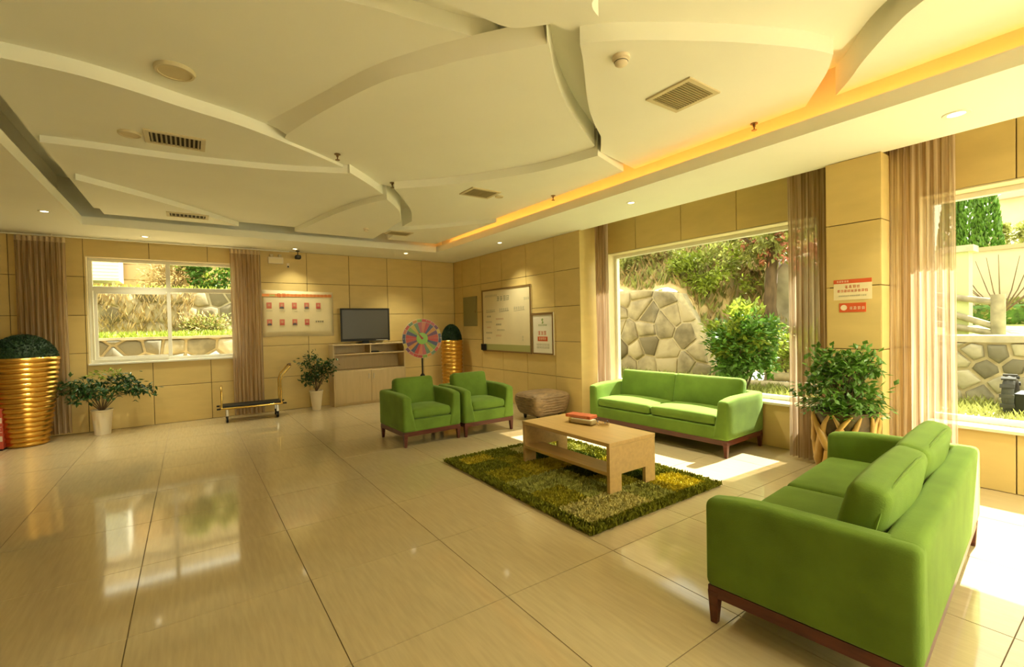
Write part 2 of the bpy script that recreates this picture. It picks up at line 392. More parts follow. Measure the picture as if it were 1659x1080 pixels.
for a, b in ((x0+f, xm-.03), (xm+.03, x1-f)):
    for c, d in ((z0+f, zt-.035), (zt+.035, z1-f)):
        MB().box(a, b, YB+.142, YB+.148, c, d).build('pane', GLASS, wb)
# ------------------------------------------------------------------ ceiling
cl = MB(); zt = 3.06
cl.box(TX1, XR+.06, YN, YB+.02, ZC, zt); cl.box(XL, TX0, YN, YB+.02, ZC, zt); cl.box(TX0, TX1, TY1, YB+.02, ZC, zt); cl.box(TX0, TX1, YN, TY0, ZC, zt)
cl.box(XL-.3, XW+.3, YN-.3, YB+.3, 3.62, 3.8)               # slab above everything
cl.box(XR+.06, XW+.02, YN, 5.30, 3.28, 3.36)                # curtain pocket top
cl.box(XR+.04, XR+.06, YN, 5.30, zt, 3.3)
ceiling = struct(cl.build('ceiling', CEIL))
lip = MB(); lip.box(TX1, TX1+.03, TY0, TY1, zt, zt+.012); lip.box(TX0, TX1, TY1, TY1+.03, zt, zt+.012); lip.box(TX0-.03, TX0, TY0, TY1, zt, zt+.012)
lip.build('tray_lip', CEIL, ceiling)
cw = MB(); e = .26
cw.box(TX1+e, TX1+e+.05, TY0-e, TY1+e, zt, 3.62); cw.box(TX0-e-.05, TX0-e, TY0-e, TY1+e, zt, 3.62); cw.box(TX0-e, TX1+e, TY1+e, TY1+e+.05, zt, 3.62); cw.box(TX0-e, TX1+e, TY0-e-.05, TY0-e, zt, 3.62)
cw.build('cove_wall', CEIL, ceiling)
XA, XB_, YE = -1.0, 4.10, 8.10
def spline(pts, n=8):
    out = []
    P = [Vector(p) for p in pts]
    for i in range(len(P)-1):
        p0, p1, p2, p3 = P[max(i-1, 0)], P[i], P[i+1], P[min(i+2, len(P)-1)]
        for k in range(n):
            t = k/n
            out.append(tuple(.5*((2*p1)+(-p0+p2)*t+(2*p0-5*p1+4*p2-p3)*t*t+(-p0+3*p1-3*p2+p3)*t*t*t)))
    out.append(tuple(P[-1])); return out
A = spline([(XA-.05, 4.13), (-.63, 4.13), (-.33, 4.19), (.02, 4.32), (.45, 4.47), (1.0, 4.78), (1.37, 5.02)])
A2 = spline([(1.44, 4.98), (1.76, 5.30), (2.07, 5.65)])
I_ = spline([(XA, 5.54), (-.66, 5.50), (.01, 5.45), (.8, 5.28), (1.43, 5.02)])
J_ = spline([(XA+.09, 6.44), (-.35, 6.94), (.21, 7.53), (.66, YE)])
K_ = spline([(1.44, YE), (1.54, 7.55), (1.68, 6.65), (1.84, 6.03), (2.03, 5.54)])
L_ = spline([(2.03, 5.27), (2.35, 5.73), (2.64, 6.20), (2.89, 6.77)])
LL = spline([(2.04, 5.53), (2.26, 5.82), (2.43, 6.10), (2.63, 6.56)])
E_ = spline([(2.05, 5.30), (2.49, 4.86), (2.86, 4.37), (3.16, 3.85), (3.35, 3.23)])
B_ = spline([(.76, 4.52), (.92, 3.91), (1.17, 3.20), (1.39, 2.85), (1.54, 2.62), (1.87, 2.22)])
BT = spline([(.60, 4.50), (.88, 3.73), (1.08, 3.18), (1.30, 2.78), (1.46, 2.55), (1.77, 2.14)])
PR = spline([(1.77, 2.10), (1.92, 2.25), (2.27, 2.57), (2.71, 2.88), (3.31, 3.23)])
D_ = spline([(2.0, 2.06), (2.14, 2.18), (2.51, 2.52), (2.82, 2.77), (3.14, 2.98)])
F_ = spline([(3.45, 1.24), (3.21, 1.32), (2.83, 1.50), (2.48, 1.70), (2.16, 1.91), (2.0, 2.06)])[:-1]
G8 = spline([(4.10, 1.67), (4.03, 1.62), (3.67, 1.36), (3.45, 1.24)])[:-1]
G9 = spline([(3.66, 1.27), (3.55, 1.15), (3.42, 1.03), (3.30, .89), (3.02, .48), (2.75, -.1), (2.6, -.8), (2.55, TY0+.1)])
G_ = spline([(4.10, 1.46), (3.92, 1.31), (3.71, 1.16), (3.43, .92), (3.28, .74), (2.95, .2), (2.78, -.5), (2.72, TY0+.1)])
H_ = spline([(XA, 3.30), (-.5, 3.02), (0, 2.83), (.5, 2.68), (.74, 2.62), (.95, 2.575), (1.17, 2.55), (1.50, 2.50)])
P0 = spline([(1.11, 2.19), (1.37, 2.18), (1.56, 2.16), (1.71, 2.03), (1.83, 1.90), (1.92, 1.83), (1.79, 1.74), (1.72, 1.4), (1.4, 1.12), (.97, 1.17), (.70, 1.55), (.78, 2.0), (1.11, 2.19)])[:-1]
PANELS = [
    (3.31, H_+[(1.64, 2.42), (1.75, 2.5), (1.25, 4.45), (.9, 4.85), (XA, 4.5)]),
    (3.21, A+[(1.41, 5.06), (1.0, 6.3), (XA-.05, 6.3)]),
    (3.15, I_+A2+[(1.95, YE-.01), (XA+.02, YE-.01)]),
    (3.085, J_+[(XA+.12, YE)]),
    (3.08, K_+LL+[(2.72, YE)]),
    (3.15, E_+[(3.85, 3.39), (3.94, 3.42), (3.94, YE), (2.95, YE)]+L_[::-1][:-1]),
    (3.09, [(2.51, 7.61), (3.27, 6.85), (3.78, 6.18), (3.93, 5.95), (3.93, YE-.01), (2.98, YE-.01), (2.9, 7.5)]),
    (3.24, B_+PR+[(3.40, 3.5), (2.3, 5.3), (2.08, 5.5), (1.7, 5.5), (1.2, 5.2), (.95, 4.85), (.76, 4.6)]),
    (3.20, D_+[(3.40, 3.24), (4.10, 3.40)]+G8+F_),
    (3.31, [(1.3, 2.1), (2.2, 2.15), (3.3, 1.5)]+G9+[(.3, TY0+.1), (.3, 1.8)]),
    (3.20, G_+[(4.10, TY0+.1)]),
    (3.20, P0),
]
st_ = MB(); nB = min(len(B_), len(BT))                  # sloping cornice from the central petal up to its neighbour
st_.add([(x, y, 3.24) for x, y in B_[:nB]]+[(x, y, 3.312) for x, y in BT[:nB]], [(i, i+1, nB+i+1, nB+i) for i in range(nB-1)])
st_.build('ceiling_cornice', CEIL, ceiling, smooth=50)
for z, poly in PANELS: MB().prism(poly, z, 3.43).build('ceiling_panel', CEIL, ceiling, smooth=35)
MB().box(XA, XB_, TY0+.1, YE, 3.42, 3.50).build('ceiling_backing', CEIL, ceiling)
# warm cove strip on the window side
LED = mat('warm_led', (1, .6, .2), emit=(1, .36, .045), estr=9)
cl_ = thing('cove_light', 'warm orange strip light hidden in the ceiling cove on the window side', 'strip light', (TX1+.16, 3.3, zt))
MB().box(-.025, .025, -4.8, 4.9, 0, .008).build('channel', WHITEF, cl_)
MB().box(-.015, .015, -4.8, 4.9, .008, .016).build('led_tape', LED, cl_)
# ------------------------------------------------------------------ ceiling fittings
GLOW = mat('downlight_glow', (1, .95, .8), emit=(1, .86, .55), estr=6)
def downlight(x, y, label, power=75, r=.045):
    t = thing('downlight', label, 'downlight', (x, y, ZC), 0, 'recessed downlights in the lower ceiling')
    MB().lathe([(r*.80, -.001), (r*.84, -.006), (r*1.25, -.006), (r*1.3, 0), (r*.80, .004)], 20, cap=False).build('trim_ring', WHITEF, t, smooth=40)
    MB().lathe([(r*.78, -.002), (r*.5, -.004), (.002, -.005)], 20, cap=False).build('lens', GLOW, t)
    ld = bpy.data.lights.new('downlight_lamp', 'SPOT'); ld.energy = power; ld.color = LAMP; ld.spot_size = R(104); ld.spot_blend = 1.0; ld.shadow_soft_size = .04
    lo = bpy.data.objects.new('lamp', ld); COL.objects.link(lo); lo.parent = t; lo.location = (0, 0, -.02)
    return t
downlight(-.51, 8.92, 'small recessed downlight in front of the four-pane window', 75)
downlight(1.61, 9.08, 'small recessed downlight above the black camera', 34)
downlight(3.55, 8.65, 'small recessed downlight above and right of the television', 75)
downlight(4.55, 6.80, 'small recessed downlight above the whiteboard', 60)
downlight(4.46, 3.76, 'small recessed downlight above the two-seat sofa by the large window', 130)
downlight(4.60, .88, 'large recessed downlight near the striped curtain, nearest the camera', r=.062)
downlight(-1.36, 7.62, 'faint recessed downlight left of the ceiling tray', 110)
# unseen square light panels added behind the camera to brighten the room
PANL = mat('fill_panel_diffuser', (.9, .88, .8), emit=LAMP, estr=27)
for (x, y) in ((2.6, -2.9), (4.2, -3.9)):
    t = thing('fill_panel', 'added square fill light panel behind the camera, '+('nearer the middle of the hall' if x < 3 else 'nearer the added glass front'), 'ceiling light', (x, y, ZC), 0, 'added fill light panels behind the camera')
    MB().box(-.62, .62, -.62, .62, -.02, 0).build('housing', WHITEF, t)
    MB().box(-.58, .58, -.58, .58, -.024, -.0202).build('diffuser', PANL, t)
def vent(x, y, z, lx, ly, nsl, label, along='y', rz=0):
    t = thing('air_vent', label, 'vent', (x, y, z), rz, 'air vents in the ceiling')
    fr = MB(); b = .035
    fr.box(-lx-b, lx+b, -ly-b, -ly, -.012, 0); fr.box(-lx-b, lx+b, ly, ly+b, -.012, 0); fr.box(-lx-b, -lx, -ly, ly, -.012, 0); fr.box(lx, lx+b, -ly, ly, -.012, 0)
    fr.build('frame', VENTM, t); MB().box(-lx, lx, -ly, ly, -.003, -.0005).build('duct', DUCT, t)
    for k in range(nsl):
        q = (k+.5)/nsl*2-1
        if along == 'y': MB().box(-.007, .007, -ly, ly, -.012, -.004).build('slat', SLAT, t).location = (q*lx, 0, 0)
        else: MB().box(-lx, lx, -.007, .007, -.012, -.004).build('slat', SLAT, t).location = (0, q*ly, 0)
vent(-.05, 5.08, 3.21, .185, .125, 11, 'slatted air vent beside the small round speaker')
vent(.03, 7.67, 3.085, .20, .10, 9, 'small slatted air vent near the back edge of the ceiling tray')
vent(3.01, 4.91, 3.15, .17, .13, 8, 'dark square vent between the curved panels near the orange cove', 'x')
vent(2.94, 7.45, 3.09, .17, .11, 7, 'flat dark vent in the far right corner of the ceiling tray', 'x')
vent(3.09, 2.10, 3.20, .155, .155, 14, 'large square slatted vent next to the smoke detector', 'x')
def disc(nm, x, y, z, r, h, label, cat):
    t = thing(nm, label, cat, (x, y, z))
    MB().lathe([(r, 0), (r, -h*.5), (r*.94, -h), (r*.82, -h)], 32, cap=False).build('rim', VENTM, t, smooth=40)
    MB().lathe([(r*.82, -h), (r*.80, -h*.8), (.002, -h*.75)], 32, cap=False).build('grille', mat('speaker_grille', (.70, .60, .36), rough=.7, bump=.4, bscale=400), t)
disc('ceiling_speaker', -.03, 3.94, 3.31, .12, .025, 'large round ceiling speaker on the upper left panel', 'speaker')
disc('ceiling_speaker', -.37, 5.10, 3.21, .082, .02, 'small round ceiling speaker beside the slatted vent', 'speaker')
disc('ceiling_speaker', 3.30, 4.92, 3.15, .055, .015, 'tiny round ceiling fitting beside the dark square vent', 'speaker')
def detector(x, y, z, label, s=1):
    t = thing('smoke_detector', label, 'smoke detector', (x, y, z))
    MB().lathe([(.055*s, 0), (.055*s, -.018*s), (.048*s, -.022*s)], 24).build('base', WPOT, t, smooth=40)
    MB().lathe([(.040*s, -.022*s), (.044*s, -.030*s), (.040*s, -.05*s), (.022*s, -.062*s), (.002, -.063*s)], 24, cap=False).build('sensor_dome', WPOT, t, smooth=40)
    MB().lathe([(.0405*s, -.032*s), (.045*s, -.036*s), (.0405*s, -.041*s)], 24, cap=False).build('slot', DARKTXT, t)
detector(2.31, 2.01, 3.20, 'round cream smoke detector near the large square vent')
detector(2.34, 7.30, 3.08, 'tiny round smoke detector near the far edge of the ceiling tray', .8)
def sprinkler(x, y, z, label):
    t = thing('sprinkler', label, 'sprinkler', (x, y, z), 0, 'fire sprinklers in the ceiling')
    MB().lathe([(.03, 0), (.03, -.006), (.012, -.008), (.010, -.03)], 14).build('escutcheon', BRFRAME, t)
    MB().lathe([(.005, -.03), (.006, -.055), (.022, -.057), (.022, -.061)], 12).build('deflector', BRFRAME, t)
sprinkler(1.26, 4.76, 3.24, 'fire sprinkler on the central ceiling petal by the long curved step')
sprinkler(4.06, 2.06, 3.20, 'fire sprinkler beside the orange cove near the square vent')
sprinkler(3.88, 4.54, 3.15, 'fire sprinkler beside the orange cove farther from the camera')
sprinkler(2.05, 5.36, 3.24, 'fire sprinkler at the tip of the central ceiling petal')
# ------------------------------------------------------------------ soft seating
def puff(h, p, ps=0):
    def fn(q):
        a = max(0, 1-(q.x/h[0])**2)*max(0, 1-(q.y/h[1])**2)
        q = q.copy(); q.z += p*a*(1 if q.z > 0 else -.25)*min(1, abs(q.z)/h[2]+.2)
        return q
    return fn
def make_seat(name, label, L, D, nc, loc, rz, group):
    t = thing(name, label, 'sofa' if nc > 1 else 'armchair', loc, rz, group)
    zb, za = .185, .65; f, b = -D/2, D/2
    for s in (-1, 1):
        tk = .060
        def fn(q, s=s):
            q = q.copy(); u = min(1, max(0, (q.z+(za-zb)/2)/(za-zb)))                 # 0 bottom .. 1 top
            if q.x*s < 0: q.x -= s*(.070*(1-u)**1.6)                 # the inner face flares out downwards
            k = max(0, 1-(q.y+D/2)/.30)                              # the arm dips a little at its front
            if q.z > 0: q.z -= .035*k*k
            return q
        MB().rbox((s*(L/2-tk/1), 0, (za+zb)/2), (tk, D/2, (za-zb)/2), .035, 7, fn).build('arm', GREEN, t, smooth=60)
    MB().rbox((0, b-.0655, (za+zb)/2+.002), (L/2-.03, .065, (za-zb)/2), .035, 8).build('back', GREEN, t, smooth=60)
    MB().rbox((0, -.02, zb+.075), (L/2-.06, D/2-.03, .075), .015, 6).build('seat_base', GREEN, t, smooth=60)
    iw = L-.27; cw_ = iw/nc
    for k in range(nc):
        cx = -iw/2+cw_*(k+.5)
        hs = (cw_/2-.003, (D-.24)/2, .058)
        c = MB().rbox((cx, f+.012+hs[1], zb+.15+hs[2]+.004), hs, .045, 9, puff(hs, .028)).build('seat_cushion', GREEN, t, smooth=60)
        hb = (cw_/2-.002+.012, .075, .205)
        fnb = puff((hb[0], hb[2], hb[1]), .0)
        def fb_(q, hb=hb):
            q = q.copy(); a = max(0, 1-(q.x/hb[0])**2)*max(0, 1-(q.z/hb[2])**2)
            q.y += (.035 if q.y > 0 else -.035)*a
            return q
        M = Matrix.Translation((cx, b-.225, .605))@Matrix.Rotation(R(-13), 4, 'X')
        mb = MB().rbox((0, 0, 0), hb, .05, 9, fb_); mb.v = [tuple(M@Vector(v)) for v in mb.v]
        bc = mb.build('back_cushion', GREEN, t, smooth=60)
        lp = []
        for i in range(40):
            a = 2*math.pi*i/40; ca, sa = math.cos(a), math.sin(a); n_ = 5
            lp.append(M@Vector((hb[0]*.985*math.copysign(abs(ca)**(2/n_), ca), .052, hb[2]*.985*math.copysign(abs(sa)**(2/n_), sa))))
        MB().tube(lp, .006, 6, closed=True).build('piping', GREEN, bc, smooth=60)
    r_ = MB(); zr = .135; th = .03
    r_.box(-L/2+.012, L/2-.012, f+.012, f+.012+th, zr, zb+.004); r_.box(-L/2+.012, L/2-.012, b-.012-th, b-.012, zr, zb+.004)
    r_.box(-L/2+.012, -L/2+.012+th, f+.012+th, b-.012-th, zr, zb+.004); r_.box(L/2-.012-th, L/2-.012, f+.012+th, b-.012-th, zr, zb+.004)
    r_.build('base_rail', DWOOD, t)
    for sx in (-1, 1):
        for sy in (-1, 1):
            MB().taper((sx*(L/2-.034), sy*(D/2-.034), 0), (.016, .016), (sx*(L/2-.036), sy*(D/2-.036), zr+.03), (.027, .027)).build('leg', DWOOD, t, bevel=.003, seg=1)
    return t
SG = 'green velvet seats round the coffee table'
make_seat('sofa', 'green velvet two-seat sofa with its back to the large window', 2.02, .84, 2, (5.085, 3.73, 0), R(-88), SG)
make_seat('sofa', 'green velvet two-seat sofa nearest the camera, seen from behind', 2.04, .82, 2, (3.12, 1.005, 0), R(180+5.3), SG)
make_seat('armchair', 'green velvet armchair in front of the television cabinet', .825, .80, 1, (2.525, 5.81, 0), R(2), SG)
make_seat('armchair', 'green velvet armchair beside the woven ottoman', .815, .80, 1, (3.385, 5.79, 0), R(0), SG)
# ------------------------------------------------------------------ rug
RX0, RX1, RY0, RY1 = 2.26, 3.93, 2.31, 4.58
rug = thing('rug', 'shaggy patchwork rug in olive and moss greens under the coffee table', 'rug', ((RX0+RX1)/2, (RY0+RY1)/2, 0))
MB().box(-.82, .82, -1.12, 1.12, .0005, .010).build('backing', mat('rug_backing', (.07, .08, .012), rough=1), rug)
RC = {'moss': (.17, .175, .016), 'dark': (.065, .09, .008), 'olive': (.30, .265, .02), 'sage': (.36, .36, .085), 'gold': (.42, .34, .025), 'pale': (.52, .46, .16)}
def pile(name, u0, u1, v0, v1, key):
    c = RC[key]; mt = mat('rug_pile_'+key, c, rough=1, spec=.1, var=.35, vscale=14)
    mb = MB(); ar = (u1-u0)*(v1-v0); n = int(ar*13000)
    hx, hy = (RX1-RX0)/2, (RY1-RY0)/2
    for _ in range(n):
        x = -hx+u0+(u1-u0)*rng.random(); y = -hy+v0+(v1-v0)*rng.random()
        a = rng.random()*6.283; h = .026+.020*rng.random(); w_ = .006+.003*rng.random(); tx, ty = rng.gauss(0, .010), rng.gauss(0, .010)
        dx, dy = math.cos(a)*w_, math.sin(a)*w_
        mb.add([(x-dx, y-dy, .008), (x+dx, y+dy, .008), (x+dx*.7+tx, y+dy*.7+ty, h), (x-dx*.7+tx, y-dy*.7+ty, h)], [(0, 1, 2, 3)])
    return mb.build('pile_patch', mt, rug, kind='stuff')
W_, H_r = RX1-RX0, RY1-RY0
pb = .11                                    # dark border, then the patches; u runs from the open side to the sofa, v from near to far
pile('b', 0, pb, 0, H_r, 'moss'); pile('b', W_-pb, W_, 0, H_r, 'moss'); pile('b', pb, W_-pb, 0, pb, 'moss'); pile('b', pb, W_-pb, H_r-pb, H_r, 'moss')
uu = [pb, .46, .80, 1.13, 1.36, W_-pb]; vv = [pb, .48, .86, 1.22, 1.60, 1.92, H_r-pb]
pat = ['pale pale olive sage gold', 'olive sage olive dark moss', 'sage sage dark olive gold', 'olive gold gold dark moss', 'moss olive dark moss sage', 'gold moss pale sage olive']
pat[0] = 'pale pale sage gold gold'
for j, row in enumerate(pat):
    for i, k in enumerate(row.split()): pile('p', uu[i], uu[i+1], vv[j], vv[j+1], k)
# ------------------------------------------------------------------ coffee table
ZR = .034
tb = thing('coffee_table', 'honey coloured wooden coffee table with a lower shelf on the green rug', 'table', (3.20, 3.345, ZR))
hx, hy, th, ht = .305, .625, .035, .47-ZR
MB().box(-hx, hx, -hy, hy, ht-th, ht).build('tabletop', TWOOD, tb, bevel=.003, seg=1)
for s in (-1, 1):
    pl = [(-hx+.004, 0), (-hx+.15, 0), (-hx+.15, .150), (hx-.14, .150), (hx-.14, 0), (hx-.004, 0), (hx-.004, ht-th), (-hx+.004, ht-th)]
    a, b = sorted((s*(hy-.003), s*(hy-.037)))
    MB().prism(pl, a, b, lambda u, v, t: (u, t, v)).build('end_panel', TWOOD, tb, fix=True)
MB().box(-hx+.006, -.065, -hy+.037, hy-.037, .148, .180).build('shelf', TWOOD, tb, bevel=.002, seg=1)
MB().box(-hx+.115, -hx+.135, -hy+.037, hy-.037, ht-th-.012, ht-th).build('rail', TWOOD, tb)
# things on the table
tz = .47
t = thing('tissue_box', 'clear acrylic tissue box on the coffee table', 'tissue box', (3.285, 3.44, tz), R(12))
MB().box(-.055, .055, -.135, .135, 0, .006).build('base', ACRYL, t)
bx = MB(); bx.box(-.06, -.055, -.14, .14, .0, .055); bx.box(.055, .06, -.14, .14, 0, .055); bx.box(-.055, .055, -.14, -.135, 0, .055); bx.box(-.055, .055, .135, .14, 0, .055)
bx.build('wall', ACRYL, t); MB().rbox((0, 0, .030), (.050, .128, .023), .01, 3).build('tissue_stack', PAPERW, t, smooth=60)
t = thing('gift_box', 'flat orange-red box lying on the clear tissue box', 'box', (3.315, 3.50, tz+.0555), R(14))
MB().box(-.07, .07, -.15, .15, 0, .030).build('body', mat('red_orange_card', (.58, .13, .045), rough=.5), t, bevel=.003, seg=1)
for k in range(3): MB().box(-.071, -.0702, -.11, .12, .006+.008*k, .009+.008*k).build('stripe', mat('salmon_print', (.75, .33, .16), rough=.6), t)
t = thing('ashtray', 'small clear glass ashtray beside the tissue box', 'ashtray', (3.37, 3.24, tz))
MB().lathe([(.045, 0), (.058, .004), (.062, .036), (.052, .036), (.046, .012), (.002, .010)], 20, cap=False).build('bowl', ACRYL, t, smooth=50)
for k in range(3): MB().box(-.006, .006, -.004, .004, 0, .01).build('rim_notch', mat('grey_glass', (.25, .25, .28), rough=.1), t).location = (.057*math.cos(k*2.1), .057*math.sin(k*2.1), .036)
# ------------------------------------------------------------------ ottoman
t = thing('ottoman', 'brown woven ottoman with black feet against the panelled wall', 'ottoman', (4.625, 5.78, 0))
def of(q):
    q = q.copy(); u = max(0, (q.z+.18)/.36)
    k = .80+.20*min(1, (max(u, 0)*1.5))**.8; q.x *= k; q.y *= k
    if q.z > 0: q.z += .03*(1-(q.x/.37)**2)*(1-(q.y/.31)**2)
    return q
MB().rbox((0, 0, .235), (.37, .31, .175), .09, 9, of).build('body', RATTAN, t, smooth=60)
for k in range(7):
    z = .11+.042*k; u = (z-.06)/.36; kk = .80+.20*min(1, u*1.5)**.8; lp = []
    for i in range(48):
        a = 2*math.pi*i/48; ca, sa = math.cos(a), math.sin(a)
        lp.append((.372*kk*math.copysign(abs(ca)**.45, ca), .312*kk*math.copysign(abs(sa)**.45, sa), z+.004*math.sin(i*2.7+k)))
    MB().tube(lp, .011, 6, closed=True).build('woven_band', RATTAN, t, smooth=60)
for sx in (-1, 1):
    for sy in (-1, 1): MB().lathe([(.018, 0), (.026, .03), (.030, .085)], 14, (sx*.22, sy*.17, 0)).build('foot', BLACK, t, smooth=50)
# ------------------------------------------------------------------ foliage helpers
def rdir(): 
    while True:
        v = Vector((rng.uniform(-1, 1), rng.uniform(-1, 1), rng.uniform(-1, 1)))
        if .05 < v.length < 1: return v.normalized()
def cloud(mb, c, rad, n, L, W, shell=.35, up_=.3, clumps=0, cr=.3):
    c = Vector(c); cs = [Vector([rdir()[d]*rad[d]*(1-shell*rng.random()) for d in range(3)]) for _ in range(clumps)]
    for i in range(n):
        if clumps:
            q = cs[i % clumps]+rdir()*cr*rng.random()**.5
        else:
            d = rdir(); q = Vector([d[k]*rad[k]*(1-shell*rng.random()**1.5) for k in range(3)])
        dr = (q.normalized()*.7+rdir()*.8+Vector((0, 0, up_))); k = .7+.6*rng.random()
        mb.leaf(c+q, dr, rdir()*.6+Vector((0, 0, 1)), L*k, W*k)
    return mb
def ribbed_pot(name, label, x, y, H, r0, r1, nr, group):
    t = thing(name, label, 'planter', (x, y, 0), 0, group)
    pr = []
    for k in range(nr):
        for j in range(6):
            u = (k+j/6)/nr; z = u*H
            base = r0+(r1-r0)*(u**.75 if r1 > r0 else u)
            pr.append((base+.019*math.sin(math.pi*j/6), z))
    pr += [(r1, H), (r1-.02, H), (r1-.03, H-.06), (.01, H-.06)]
    MB().lathe([(.01, 0)]+pr, 40, cap=False).build('pot', GOLD, t, smooth=50)
    return t
def topiary(t, r, h, z):
    cr = MB().lathe([(r*math.cos(a), h*math.sin(a)) for a in [R(k*9) for k in range(0, 10)]]+[(.004, h)], 28, (0, 0, z), cap=False)
    cr.build('inner_dome', TOPI, t, smooth=60)
    mb = MB(); n = 2600
    for _ in range(n):
        a = rng.random()*6.283; b = math.asin(rng.random()); d = Vector((math.cos(a)*math.cos(b), math.sin(a)*math.cos(b), math.sin(b)))
        mb.leaf(Vector((d.x*r, d.y*r, z+d.z*h))*1.0, d+rdir()*.6, rdir(), .032, .009)
    mb.build('clipped_foliage', TOPI, t, kind='stuff')
t = ribbed_pot('ribbed_planter', 'tall gold ribbed planter with a dark topiary dome in front of the striped curtain', -1.86, 8.97, 1.20, .20, .345, 18, 'gold ribbed planters'); topiary(t, .325, .33, 1.16)
t = ribbed_pot('ribbed_planter', 'gold ribbed planter with a dark topiary ball in the corner behind the prize wheel', 4.66, 8.93, 1.20, .19, .225, 15, 'gold ribbed planters'); topiary(t, .205, .36, 1.16)
def pot_plant(name, label, x, y, H, r0, r1, spec, mats_, group, soilz=None):
    t = thing(name, label, 'potted plant', (x, y, 0), 0, group)
    MB().lathe([(.01, 0), (r0, 0), (r0+(r1-r0)*.6, H*.6), (r1, H*.93), (r1+.008, H*.95), (r1+.008, H), (r1-.012, H), (r1-.02, H-.03), (.005, H-.03)], 28, cap=False).build('pot', WPOT, t, smooth=40)
    MB().lathe([(r1-.018, H-.032), (.003, H-.02)], 20, cap=False).build('soil', SOIL, t)
    spec(t, mats_); return t
def fol_a(t, M):                                   # spreading crown with drooping side shoots
    st = MB(); mb = MB()
    for k in range(16):
        a = k*2.4; rr = .20+.42*rng.random(); zz = .62+.22*rng.random()-.22*(rr-.2)
        e = Vector((rr*math.cos(a)*1.0, rr*math.sin(a)*.34, zz)); st.tube([(0, 0, .33), (e.x*.35, e.y*.35, .55), tuple(e)], [.008, .006, .003], 5)
        for i in range(46):
            q = e+Vector((rng.gauss(0, .085), rng.gauss(0, .05), rng.gauss(0, .055))); q.y = min(q.y, .20); d = Vector((q.x, q.y*2 if q.y < .12 else -.1, .1-.5*rng.random()))+rdir()*.6; d.y = min(d.y, .3)
            mb.leaf(q, d, Vector((0, 0, 1))+rdir()*.5, .085, .021)
    st.build('stems', BARK, t, kind='stuff'); mb.build('foliage', M[0], t, kind='stuff')
    mb = MB(); cloud(mb, (.06, 0, .90), (.20, .07, .05), 60, .06, .016); mb.build('young_leaves', LEAFY, t, kind='stuff')
pot_plant('potted_plant', 'spreading dark green plant in a white pot under the four-pane window', -1.10, 9.14, .37, .095, .125, fol_a, [LEAFD], 'plants in white pots')
def fol_b(t, M):
    st = MB(); mb = MB()
    for k in range(14):
        a = k*2.4; rr = .06+.20*rng.random(); zz = .55+.42*rng.random()
        e = Vector((rr*math.cos(a)+(.06 if zz > .75 else -.05), rr*math.sin(a)*.7, zz)); st.tube([(0, 0, .33), (e.x*.4, e.y*.4, .5), tuple(e)], [.008, .006, .003], 5)
        for i in range(42):
            q = e+Vector((rng.gauss(0, .06), rng.gauss(0, .05), rng.gauss(0, .07))); mb.leaf(q, Vector((q.x, q.y, .1))+rdir()*.9, Vector((0, 0, 1))+rdir()*.6, .07, .02)
    st.build('stems', BARK, t, kind='stuff'); mb.build('foliage', M[0], t, kind='stuff')
pot_plant('potted_plant', 'bushy dark green plant in a white pot beside the television cabinet', 1.90, 9.08, .36, .07, .115, fol_b, [LEAFD], 'plants in white pots')
# planter carved from roots, by the column
t = thing('root_planter', 'carved root planter with a leafy green plant in front of the column', 'potted plant', (4.71, 1.635, 0))
MB().lathe([(.01, 0), (.17, 0), (.18, .06), (.155, .18), (.19, .40), (.235, .60), (.245, .69), (.22, .69), (.205, .64), (.004, .64)], 32, cap=False).build('pot', mat('dark_carved_wood', (.075, .045, .012), rough=.4, var=.5, vscale=14, bump=.8, bscale=16), t, smooth=50)
ROOT = mat('golden_root_wood', (.60, .36, .10), rough=.4, var=.35, vscale=9, vstretch=(1, 1, .5), bump=.4, bscale=30)
for k in range(15):
    a0 = k*2*math.pi/15+.2*rng.random(); tw = rng.choice((-1, 1))*(.4+.7*rng.random()); pts = []; rad = []
    for i in range(10):
        u = i/9; z = .05+.62*u; rr = .175+.065*max(0, u-.25)/.75+.008+.012*math.sin(9*u+k); a = a0+tw*u*u
        pts.append((rr*math.cos(a), rr*math.sin(a), z)); rad.append(.010+.026*abs(math.sin(math.pi*(u*.9+.1)))*(.6+.8*rng.random()))
    MB().tube(pts, rad, 7).build('carved_root', ROOT, t, smooth=60)
MB().lathe([(.21, .65), (.003, .665)], 24, cap=False).build('soil', SOIL, t)
st = MB(); mb = MB(); mb2 = MB()
for k in range(34):
    a = k*2.4; el = rng.random(); rr = .10+.22*rng.random()*(1-.65*el); zz = .76+.40*el
    e = Vector((rr*math.cos(a), rr*math.sin(a), zz)); st.tube([(e.x*.15, e.y*.15, .64), (e.x*.5, e.y*.5, .64+(zz-.64)*.6), tuple(e)], [.007, .005, .003], 5)
    for i in range(34):
        q = e+Vector((rng.gauss(0, .05), rng.gauss(0, .05), rng.gauss(0, .045))); q.x = min(q.x, .23); dd = Vector((q.x, q.y, .05))+rdir()*.7; dd.x = min(dd.x, .3); (mb if i % 3 else mb2).leaf(q, dd, Vector((0, 0, 1))+rdir()*.5, .07, .021)
for k in range(40):                                # low arching fronds over the rim
    a = k*2.4+.3*rng.random(); ln = .16+.11*rng.random(); pz = .72+.06*rng.random()
    if abs(a % 6.283-.3) < .9: ln *= .5
    for i in range(9):
        u = i/8; q = Vector(((.08+ln*u)*math.cos(a), (.08+ln*u)*math.sin(a), pz+.10*u-.16*u*u))
        for s_ in ((-1, 1) if q.x < .22 else ()): mb2.leaf(q, Vector((math.cos(a+s_*.8), math.sin(a+s_*.8), -.2)), Vector((0, 0, 1)), .060, .011)
